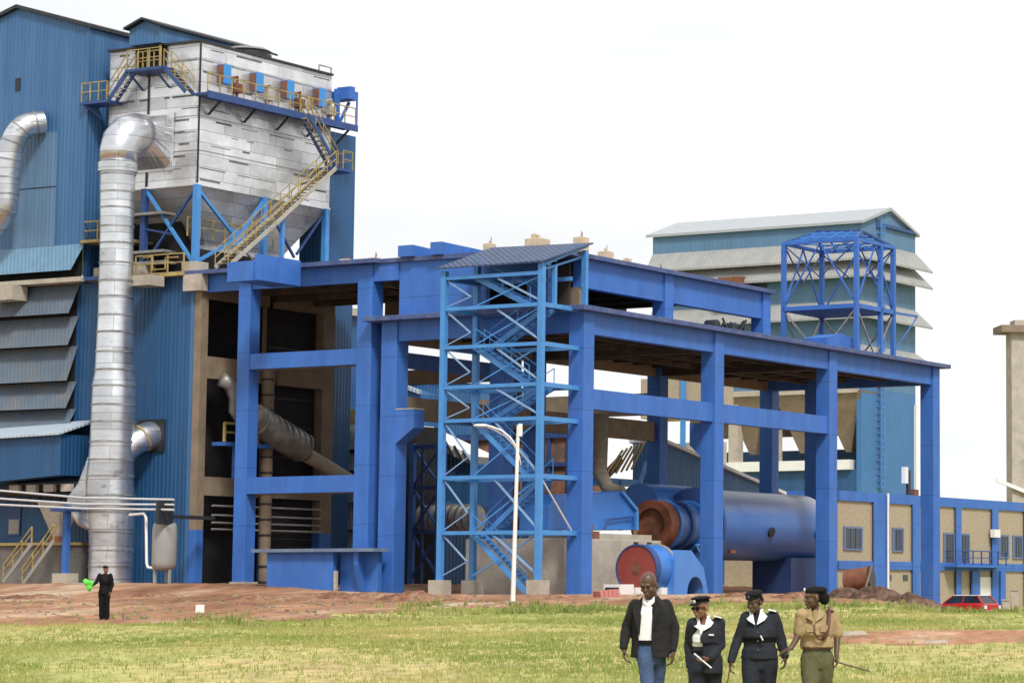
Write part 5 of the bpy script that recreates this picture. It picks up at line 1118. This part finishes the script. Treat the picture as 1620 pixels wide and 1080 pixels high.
def hand(m, wr, d, side, curl=.9, palm=(0, -1, 0), s=1.):
    """palm, four bent fingers and a thumb; d = direction from wrist, palm = way the palm faces"""
    wr = Vector(wr); d = Vector(d).normalized(); pn = Vector(palm); pn = (pn-d*pn.dot(d)).normalized(); sd_ = d.cross(pn)*side
    c = wr+d*.05*s
    R_ = Matrix((sd_, pn, d)).transposed()
    m.ell(wr+d*.045*s, (.040*s, .016*s, .052*s), 12, 8, R_)
    m.tube([wr-d*.02, wr+d*.03], [.026*s, .028*s], 10)
    for k, (o_, ln) in enumerate(((-.029, .066), (-.010, .074), (.010, .070), (.028, .056))):
        p = wr+d*.088*s+sd_*o_*s; dd = d.copy(); q = [p]
        for j, f in enumerate((.45, .32, .25)):
            a = curl*(.35+.3*j)*(1+.12*k); dd = (dd*math.cos(a)+pn*math.sin(a)).normalized(); q.append(q[-1]+dd*ln*f*1.2*s)
        limb(m, q, [.0095*s, .009*s, .0085*s, .0075*s], 8)
    p = wr+d*.03*s-sd_*.034*s
    q = [p, p+(d*.6-sd_*.7+pn*.3)*.032*s, p+(d*1.1-sd_*.7+pn*.7)*.05*s]
    limb(m, q, [.013*s, .011*s, .009*s], 8)
def head(m, c, yaw, pitch, s=1., fem=False):
    c = Vector(c); R_ = Matrix.Rotation(yaw, 3, 'Z') @ Matrix.Rotation(pitch, 3, 'X')
    T = lambda p: c+R_ @ (Vector(p)*s)
    def e(p, r): m.ell(T(p), tuple(a*s for a in r), 16, 10, R_)
    e((0, .012, .035), (.076, .096, .088)); e((0, -.018, -.04), (.060, .072, .072)); e((0, -.058, -.094), (.028, .026, .022)); e((0, -.078, .022), (.05, .02, .013))
    m.hexa([T(p) for p in ((-.018, -.08, -.038), (.018, -.08, -.038), (-.008, -.07, .018), (.008, -.07, .018), (-.014, -.116, -.036), (.014, -.116, -.036), (-.006, -.09, .015), (.006, -.09, .015))])
    e((0, -.085, -.062), (.026, .018, .008)); e((0, -.083, -.074), (.022, .017, .009))
    for x in (-1, 1): e((x*.04, -.058, -.032), (.024, .024, .022)); e((x*.078, .012, -.012), (.011, .022, .032))
    return T, R_
def eyes(T, R_, par, s=1.):
    for x in (-1, 1):
        m = MB().ell(T((x*.031, -.076, -.004)), (.0105*s,)*3, 10, 6); o = m.build('eye', EYEW, par, smooth=True)
        MB().ell(T((x*.031, -.084, -.004)), (.005*s, .005*s, .005*s), 8, 5).build('pupil', BLK, o, smooth=True)

def person_root(label, px, d, grp=None):
    x = (px-CX)/F*d; z = ground_z(x, d); s = F/d
    o = thingW('person', label, 'person', (x, d, z), 0, grp)
    J = lambda qx, qy, dy=0: ((qx-px)/s*(d+dy)/d, dy, EYE+(932.8-qy)/s-z)
    return o, J

# --- man in the open black suit
o, J = person_root('bald man in open black suit jacket, white shirt and blue jeans, looking down', 1031, 28.)
m = MB(); hc = J(1029, 924, -.10)
T, R_ = head(m, hc, math.radians(-14), math.radians(20), 1.04)
m.tube([J(1033, 948, .03), J(1030, 928, -.03)], [.064, .060], 14)
yaw_t = math.radians(-12)
m.loft([ring(.92, .14, .09), ring(1.1, .14, .10), ring(1.3, .16, .10), ring(1.44, .15, .085), ring(1.52, .06, .06)])
shL, shR = J(1008, 957, -.03), J(1055, 957, .04); elL, elR = J(993, 990, .03), J(1068, 992, .07); wrL, wrR = J(991, 1023, -.06), J(1067, 1028, 0)
limb(m, [shL, elL, wrL], [.05, .042, .028]); limb(m, [shR, elR, wrR], [.05, .042, .028])
hand(m, wrL, (.02, -.12, -1), -1, 1.1, (1, .2, 0)); hand(m, wrR, (.0, -.1, -1), 1, 1.1, (-1, .2, 0))
hipL, hipR = J(1022, 1022, 0), J(1044, 1022, .02); knL, knR = J(1030, 1082, -.16), J(1042, 1084, .10); anL, anR = J(1038, 1150, .05), J(1042, 1150, .46)
limb(m, [hipL, knL, anL], [.07, .05, .035]); limb(m, [hipR, knR, anR], [.07, .05, .035])
body = fuse(m, 'body', SKIN, o, .0065, 2); eyes(T, R_, o)
m = MB(); limb(m, [hipL, knL, anL], [.088, .070, .056]); limb(m, [hipR, knR, anR], [.088, .070, .056]); m.loft([ring(.84, .12, .10, .0, .01), ring(.93, .158, .115, 0, .01), ring(1.07, .145, .108, 0, 0)])
fuse(m, 'jeans', JEAN, o, .011, 4, .02)
m = MB().loft([ring(1.04, .157, .118), ring(1.085, .155, .116)]); m.build('belt', BLK, o, smooth='auto')
m = MB().loft([ring(1.06, .15, .115, 0, 0), ring(1.2, .155, .12), ring(1.36, .17, .118), ring(1.46, .14, .09), ring(1.50, .075, .07, 0, .01)]); fuse(m, 'shirt', WSHIRT, o, .01, 4, .014)
m = MB(); cz = 1.50
for s_ in (-1, 1): m.prism([(s_*.012-.008, cz-.075), (s_*.062-.008, cz-.03), (s_*.058-.008, cz+.03), (s_*.035-.008, cz+.0)], 1, -.112, -.096)
m.build('shirt_collar', WSHIRT, o)
m = MB(); prof = [(.91, .205, .148, .46, .62), (.97, .20, .145, .42, .55), (1.05, .195, .140, .36, .50), (1.18, .19, .140, .38, .50), (1.30, .20, .142, .40, .50), (1.38, .20, .130, .36, .46), (1.44, .175, .11, .30, .40), (1.49, .11, .09, .5, .55), (1.53, .085, .08, .7, .8)]
m.loft([oring(z, rx, ry, 0, .01, gl*.8, gr*1.0, yaw_t, .02) for z, rx, ry, gl, gr in prof])
limb(m, [shL, elL, (wrL[0], wrL[1], wrL[2]+.015)], [.068, .056, .044]); limb(m, [shR, elR, (wrR[0], wrR[1], wrR[2]+.015)], [.068, .058, .044])
fuse(m, 'suit_jacket', SUITM, o, .010, 3, .022)
m = MB()
for s_, a0 in ((1, .30), (-1, .40)):
    pts = [(s_*(.055), -.085, 1.50), (s_*.125, -.125, 1.42), (s_*.115, -.150, 1.36), (s_*.062, -.155, 1.12)]
    t = [rotz(p, yaw_t) for p in pts]; q = [(p[0]+s_*.02*(i < 3), p[1]-.014, p[2]) for i, p in enumerate(t)]
    m.add(t+q, [(0, 1, 2, 3), (7, 6, 5, 4), (0, 4, 5, 1), (1, 5, 6, 2), (2, 6, 7, 3), (3, 7, 4, 0)])
m.build('lapel', SUITM, o)
m = MB()
for an in (anL, anR): m.ell((an[0], an[1]-.07, .045), (.045, .14, .05), 12, 8)
m.build('shoes', BLK, o, smooth=True)

def officer(label, px, d, hp, hyaw, hpitch, sh, el, wr, skin, jacket, trous, torso, tyaw, hips, kn, an, sleeve=1., s=.95, hem=.80, gap=None, hd=((0, -.1, -1), (0, -.1, -1)), curl=(1.1, 1.1), palms=((1, .2, 0), (-1, .2, 0)), bust=.03):
    o, J = person_root(label, px, d); m = MB(); T, R_ = head(m, hp, hyaw, hpitch, s)
    tz = sh[0][2]+.02
    m.tube([(torso[0], .02, tz-.02), (hp[0]*.8+torso[0]*.2, hp[1]+.05, hp[2]-.06)], [.055, .05], 14)
    m.loft([ring(tz-.42, .11, .08, torso[0]), ring(tz-.15, .13, .09, torso[0]), ring(tz-.02, .10, .07, torso[0]), ring(tz+.04, .05, .05, torso[0])])
    for a, b, c in zip(sh, el, wr): limb(m, [a, b, c], [.045, .038, .026])
    hand(m, wr[0], hd[0], -1, curl[0], palms[0], .92); hand(m, wr[1], hd[1], 1, curl[1], palms[1], .92)
    for a, b, c in zip(hips, kn, an): limb(m, [a, b, c], [.07, .05, .035])
    fuse(m, 'body', skin, o, .0065, 2); eyes(T, R_, o, s)
    m = MB()
    for a, b, c in zip(hips, kn, an): limb(m, [a, b, (c[0], c[1], c[2]+.03)], [.112, .082, .085])
    w_ = torso[1]; zb = hips[0][2]
    m.loft([ring(zb-.10, w_-.03, .115, torso[0], .01), ring(zb-.04, w_+.01, .125, torso[0], .01), ring(zb+.04, w_+.01, .125, torso[0], .01), ring(zb+.14, w_-.02, .11, torso[0])]); fuse(m, 'trousers', trous, o, .011, 4, .018)
    rows = [(hem, w_+.035, .145), (hem+.1, w_+.025, .14), (zb+.14, w_+.005, .125), (zb+.22, w_+.0, .125), (tz-.22, w_+.012, .135+bust), (tz-.14, w_+.015, .13+bust*.8), (tz-.05, w_, .10), (tz, w_-.055, .075), (tz+.035, .075, .068)]
    m = MB()
    if gap:
        m.loft([ring(z, rx-.018, ry-.018, torso[0], 0) for z, rx, ry in rows[2:]]); fuse(m, 'shirt', WSHIRT, o, .01, 3, .012); m = MB()
        m.loft([oring(z, rx, ry, torso[0], 0, gap[i][0], gap[i][1], tyaw, .018) for i, (z, rx, ry) in enumerate(rows)])
    else: m.loft([ring(z, rx, ry, torso[0], 0, 28, tyaw) for z, rx, ry in rows])
    for a, b, c in zip(sh, el, wr):
        a, b, c = Vector(a), Vector(b), Vector(c)
        if sleeve >= 1: limb(m, [a, b, b.lerp(c, .97)], [.070, .056, .045])
        else: limb(m, [a, a.lerp(b, .55), a.lerp(b, sleeve)], [.074, .070, .072])
    fuse(m, 'uniform_jacket' if sleeve >= 1 else 'uniform_shirt', jacket, o, .010, 3, .018)
    m = MB()
    for a in an: m.ell((a[0], a[1]-.06, .045), (.042, .13, .05), 12, 8)
    m.build('shoes', BLK, o, smooth=True)
    return o, J, T, R_, tz
def collar(o, x, tz, y, m_=None, big=1.):
    m = MB()
    for s_ in (-1, 1):
        P = [(x+s_*.045, -.055, tz+.065), (x+s_*.125*big, -.065, tz-.005), (x+s_*.095*big, -.125, tz-.045), (x+s_*.010, y, tz-.10*big)]
        q = [(p[0], p[1]-.014, p[2]+.004) for p in P]; m.add(P+q, [(0, 1, 2, 3), (7, 6, 5, 4), (0, 4, 5, 1), (1, 5, 6, 2), (2, 6, 7, 3), (3, 7, 4, 0)])
        m.tube([(x+s_*.05, .05, tz+.05), (x+s_*.06, -.02, tz+.06), (x+s_*.045, -.06, tz+.055)], .014, 8)
    m.build('shirt_collar', m_ or WSHIRT, o)
def epaulettes(o, sh, m_):
    for s_, p in zip((-1, 1), sh): MB().hexa([(p[0]-s_*.05, -.03, p[2]+.068), (p[0]+s_*.035, -.03, p[2]+.048), (p[0]-s_*.05, .03, p[2]+.068), (p[0]+s_*.035, .03, p[2]+.048), (p[0]-s_*.05, -.03, p[2]+.082), (p[0]+s_*.035, -.03, p[2]+.062), (p[0]-s_*.05, .03, p[2]+.082), (p[0]+s_*.035, .03, p[2]+.062)]).build('epaulette', m_, o)

# --- officer 2: peaked cap, sunglasses, open navy tunic
_, J = None, None
D2 = 29.; P2 = 1118
x0 = (P2-CX)/F*D2; z0 = ground_z(x0, D2); s2 = F/D2; J = lambda qx, qy, dy=0: ((qx-P2)/s2, dy, EYE+(932.8-qy)/s2-z0)
sh = [J(1099, 986, -.06), J(1138, 984, .06)]; el = [J(1092, 1018, .04), J(1141, 1018, .05)]; wr = [J(1094, 1050, -.02), J(1127, 1038, -.20)]
gp = [(.1, 1.25), (.1, 1.2), (.05, 1.0), (.0, .9), (-.05, .75), (-.05, .8), (.1, .7), (.5, .8), (.7, .8)]
o, J, T, R_, tz = officer('officer in black peaked cap, sunglasses and open navy tunic over white shirt', P2, D2, J(1111, 960, -.08), math.radians(-38), math.radians(6), sh, el, wr, SKINL, NAVYC, NAVYC, (0, .155), math.radians(-14),
    [J(1107, 1042), J(1129, 1042)], [J(1105, 1095, -.06), J(1132, 1097, .06)], [(-.09, 0, .08), (.1, .1, .08)], gap=gp, hem=J(1118, 1062)[2], hd=((0, -.1, -1), (-.75, -.3, -.35)), palms=((1, .2, 0), (0, .3, 1)))
collar(o, -.02, tz, -.155, big=.88); epaulettes(o, sh, WSHIRT)
capb = fuse(MB().ell(T((0, .01, .072)), (.088, .105, .036), 18, 8, R_), 'cap', BLK, o, .007, 2)
m = MB().ell(T((0, .012, .104)), (.102, .118, .022), 20, 8, R_); m.build('cap_crown', BLK, o, smooth=True)
MB().loft([[T((.083*math.cos(2*PI*k/24), .01+.101*math.sin(2*PI*k/24), z)) for k in range(24)] for z in (.055, .078)]).build('cap_band', mat('check_band', (.35, .35, .36), .6, var=.9, vscale=60), capb)
m = MB(); n = 12
A = [T((.078*math.sin(t), -.05-.06*math.cos(t), .052)) for t in [(-1.2+2.4*k/n) for k in range(n+1)]]; B = [T((.072*math.sin(t), -.07-.085*math.cos(t), .036)) for t in [(-1.2+2.4*k/n) for k in range(n+1)]]
m.add(A+B+[a+Vector((0, 0, .007)) for a in A]+[b+Vector((0, 0, .007)) for b in B], [(i, i+1, n+1+i+1, n+1+i) for i in range(n)]+[(2*(n+1)+i, 3*(n+1)+i, 3*(n+1)+i+1, 2*(n+1)+i+1) for i in range(n)]+[(n+1+i, n+1+i+1, 3*(n+1)+i+1, 3*(n+1)+i) for i in range(n)]); m.build('cap_peak', BLK, o)
MB().ell(T((0, -.098, .078)), (.018, .009, .022), 12, 8, R_).build('cap_badge', BADGE, o)
m = MB()
for x in (-1, 1): m.ell(T((x*.032, -.090, -.002)), (.026, .010, .018), 12, 8, R_); m.bar(T((x*.055, -.082, .003)), T((x*.08, .01, .003)), .007)
m.bar(T((-.01, -.098, .003)), T((.01, -.098, .003)), .006); m.build('sunglasses', BLK, o)
MB().box(.045, .10, -.172, -.162, tz-.135, tz-.118).build('name_tag', BADGE, o)
m = MB().loft([ring(J(0, 1033)[2], .152, .124, 0, 0), ring(J(0, 1027)[2], .152, .124, 0, 0)]); m.build('belt', BLK, o)
w2 = Vector(wr[1]); stk = MB().tube([w2+Vector((-.16, -.06, .05)), w2+Vector((.02, -.05, -.10))], .009, 8)
st_ = thingW('short_cane', 'short pale cane held in the hand of the officer with sunglasses', 'cane', (x0, D2, z0)); stk.build('shaft', BADGE, st_)

# --- officer 3: navy tunic buttoned, dark cap, thin stick
P3, D3 = 1203, 29.; x0 = (P3-CX)/F*D3; z0 = ground_z(x0, D3); J = lambda qx, qy, dy=0: ((qx-P3)/s2, dy, EYE+(932.8-qy)/s2-z0)
sh = [J(1183, 976, -.04), J(1224, 974, .05)]; el = [J(1170, 1008, -.02), J(1236, 1008, .05)]; wr = [J(1159, 1042, -.10), J(1243, 1036, .02)]
o, J, T, R_, tz = officer('officer in buttoned navy tunic with open white collar and dark cap, holding a thin stick', P3, D3, J(1195, 951, -.08), math.radians(-28), math.radians(16), sh, el, wr, SKIN, NAVYC, NAVYC, (0, .165), math.radians(-8),
    [J(1191, 1042), J(1216, 1042)], [J(1190, 1095, -.08), J(1216, 1097, .06)], [(-.1, -.05, .08), (.1, .15, .08)], hem=J(0, 1040)[2], hd=((-.1, -.2, -1), (.05, -.15, -1)), bust=.045)
collar(o, -.03, tz, -.175, big=.92); epaulettes(o, sh, WSHIRT)
fuse(MB().ell(T((0, .012, .070)), (.086, .104, .045), 18, 8, R_).ell(T((0, .01, .098)), (.092, .108, .026), 18, 8, R_).ell(T((0, -.075, .060)), (.060, .05, .008), 14, 6, R_), 'cap', BLK, o, .007, 2)
MB().ell(T((0, -.105, .085)), (.014, .008, .016), 10, 6, R_).build('cap_badge', mat('dark_badge', (.12, .12, .13), .4, metal=.5), o)
fuse(MB().ell(T((0, .04, .01)), (.086, .085, .07), 16, 8, R_), 'hair', BLK, o, .008, 2)
m = MB()
for k in range(3): m.ell((-.01, -.175+.006*k, tz-.17-.09*k), (.010, .006, .010), 8, 6)
m.build('button', mat('dull_button', (.10, .10, .11), .5, metal=.5), o)
MB().bar((.02, -.187, tz-.20), (.045, -.185, tz-.25), .014).build('whistle', BADGE, o)
m = MB().loft([ring(J(0, 1012)[2], .172, .145, 0, 0), ring(J(0, 1006)[2], .172, .145, 0, 0)]); m.build('belt', BLK, o)
w3 = Vector(wr[0])+Vector((0, -.04, -.10))
st_ = thingW('thin_stick', 'thin dark stick hanging from the hand of the officer in the buttoned tunic', 'stick', (x0, D3, z0)); MB().tube([w3+Vector((.0, 0, .06)), w3+Vector((-.03, -.02, -.12)), w3+Vector((-.07, -.05, -.38))], .007, 8).build('shaft', LEATH, st_)

# --- officer 4: khaki shirt, olive trousers, beret
P4, D4 = 1293, 29.; x0 = (P4-CX)/F*D4; z0 = ground_z(x0, D4); J = lambda qx, qy, dy=0: ((qx-P4)/s2, dy, EYE+(932.8-qy)/s2-z0)
sh = [J(1270, 972, -.08), J(1315, 972, .06)]; el = [J(1266, 1000, -.06), J(1325, 1002, .08)]; wr = [J(1254, 1022, -.20), J(1324, 1034, .0)]
o, J, T, R_, tz = officer('officer in khaki short-sleeved shirt and olive trousers with black beret, face turned aside', P4, D4, J(1287, 944, -.05), math.radians(-62), math.radians(4), sh, el, wr, SKIN, KHAKI, OLIVE, (0, .155), math.radians(-20),
    [J(1283, 1040), J(1304, 1040)], [J(1284, 1095, -.10), J(1305, 1097, .08)], [(-.07, -.05, .08), (.1, .15, .08)], hem=J(0, 1022)[2], sleeve=.9, s=.98, hd=((-.9, -.2, -.35), (.1, -.1, -1)), curl=(.5, 1.2), palms=((0, .2, -1), (-1, .2, 0)), bust=.05)
fuse(MB().ell(T((0, .02, .066)), (.086, .105, .056), 18, 8, R_).ell(T((.03, .07, .070)), (.085, .08, .045), 18, 8, R_), 'beret', BLK, o, .007, 2)
fuse(MB().ell(T((0, .07, .02)), (.082, .07, .075), 16, 8, R_).ell(T((0, .135, -.02)), (.06, .06, .07), 14, 8, R_), 'hair', BLK, o, .008, 2)
MB().ell(T((-.02, -.085, .088)), (.015, .010, .020), 10, 6, R_).build('beret_badge', BADGE, o)
collar(o, -.02, tz, -.16, KHAKI, .9); epaulettes(o, sh, KHAKI)
bw = J(0, 1019)[2]
MB().loft([ring(bw-.035, .165, .135, 0, 0), ring(bw+.02, .165, .135, 0, 0)]).build('belt', LEATH, o)
sx = sh[1]
P = [(sx[0]-.02, .02, sx[2]+.08), (sx[0]-.015, -.10, sx[2]+.02), (sx[0]-.02, -.165, sx[2]-.10), (sx[0]-.04, -.185, sx[2]-.20), (.06, -.185, bw+.06), (-.03, -.16, bw+.10), (.02, -.17, bw+.17)]
MB().tube(P[:5], .019, 8).tube([P[4], (.02, -.19, bw+.07), (-.02, -.195, bw+.14), (-.02, -.195, bw+.22)], .009, 8).build('cross_strap', LEATH, o, smooth=True)
m = MB().box(-.10, -.02, -.192, -.18, tz-.19, tz-.12).box(.04, .12, -.190, -.178, tz-.19, tz-.12); m.build('chest_pocket', KHAKI, o)
w4 = Vector(wr[1])+Vector((.0, -.02, -.07))
st_ = thingW('swagger_stick', 'long thin stick held level by the officer in khaki', 'stick', (x0, D4, z0)); MB().tube([w4+Vector((-.07, .0, .03)), w4+Vector((.0, .02, .0)), w4+Vector((.35, .06, -.10))], .009, 8).build('shaft', LEATH, st_)

# --- man far off in black with bright green bundle
PX, DX = 172, 85.; x0 = (PX-CX)/F*DX; z0 = zfull(x0, DX); s5 = F/DX; J = lambda qx, qy, dy=0: ((qx-PX)/s5, dy, EYE+(932.8-qy)/s5-z0)
o, J2, T, R_, tz = officer('lone person in black clothes far off at the edge of the earth yard', PX, DX, (0.02, .0, 1.56), math.radians(60), math.radians(10), [(-.15, -.03, 1.37), (.16, .03, 1.37)], [(-.24, -.10, 1.16), (.22, .05, 1.10)], [(-.30, -.22, 1.08), (.20, -.05, .88)], SKINL, BLK, BLK, (0, .15), .4,
    [(-.08, 0, .86), (.08, 0, .86)], [(-.07, -.03, .48), (.08, .02, .48)], [(-.06, 0, .08), (.08, .05, .08)], hem=.80, hd=((-.9, -.2, -.2), (0, -.1, -1)))
fuse(MB().ell(T((0, .02, .06)), (.082, .10, .06), 16, 8, R_), 'hair', BLK, o, .01, 1)
gbn = thingW('green_bundle', 'bright green cloth bundle held out by the lone person', 'bundle', (x0, DX, z0))
fuse(MB().ell((-.42, -.25, 1.10), (.15, .07, .10), 14, 8).ell((-.52, -.22, 1.16), (.10, .05, .07), 12, 8).ell((-.40, -.25, .98), (.09, .05, .12), 12, 8), 'cloth', GREENB, gbn, .02, 1, .10)
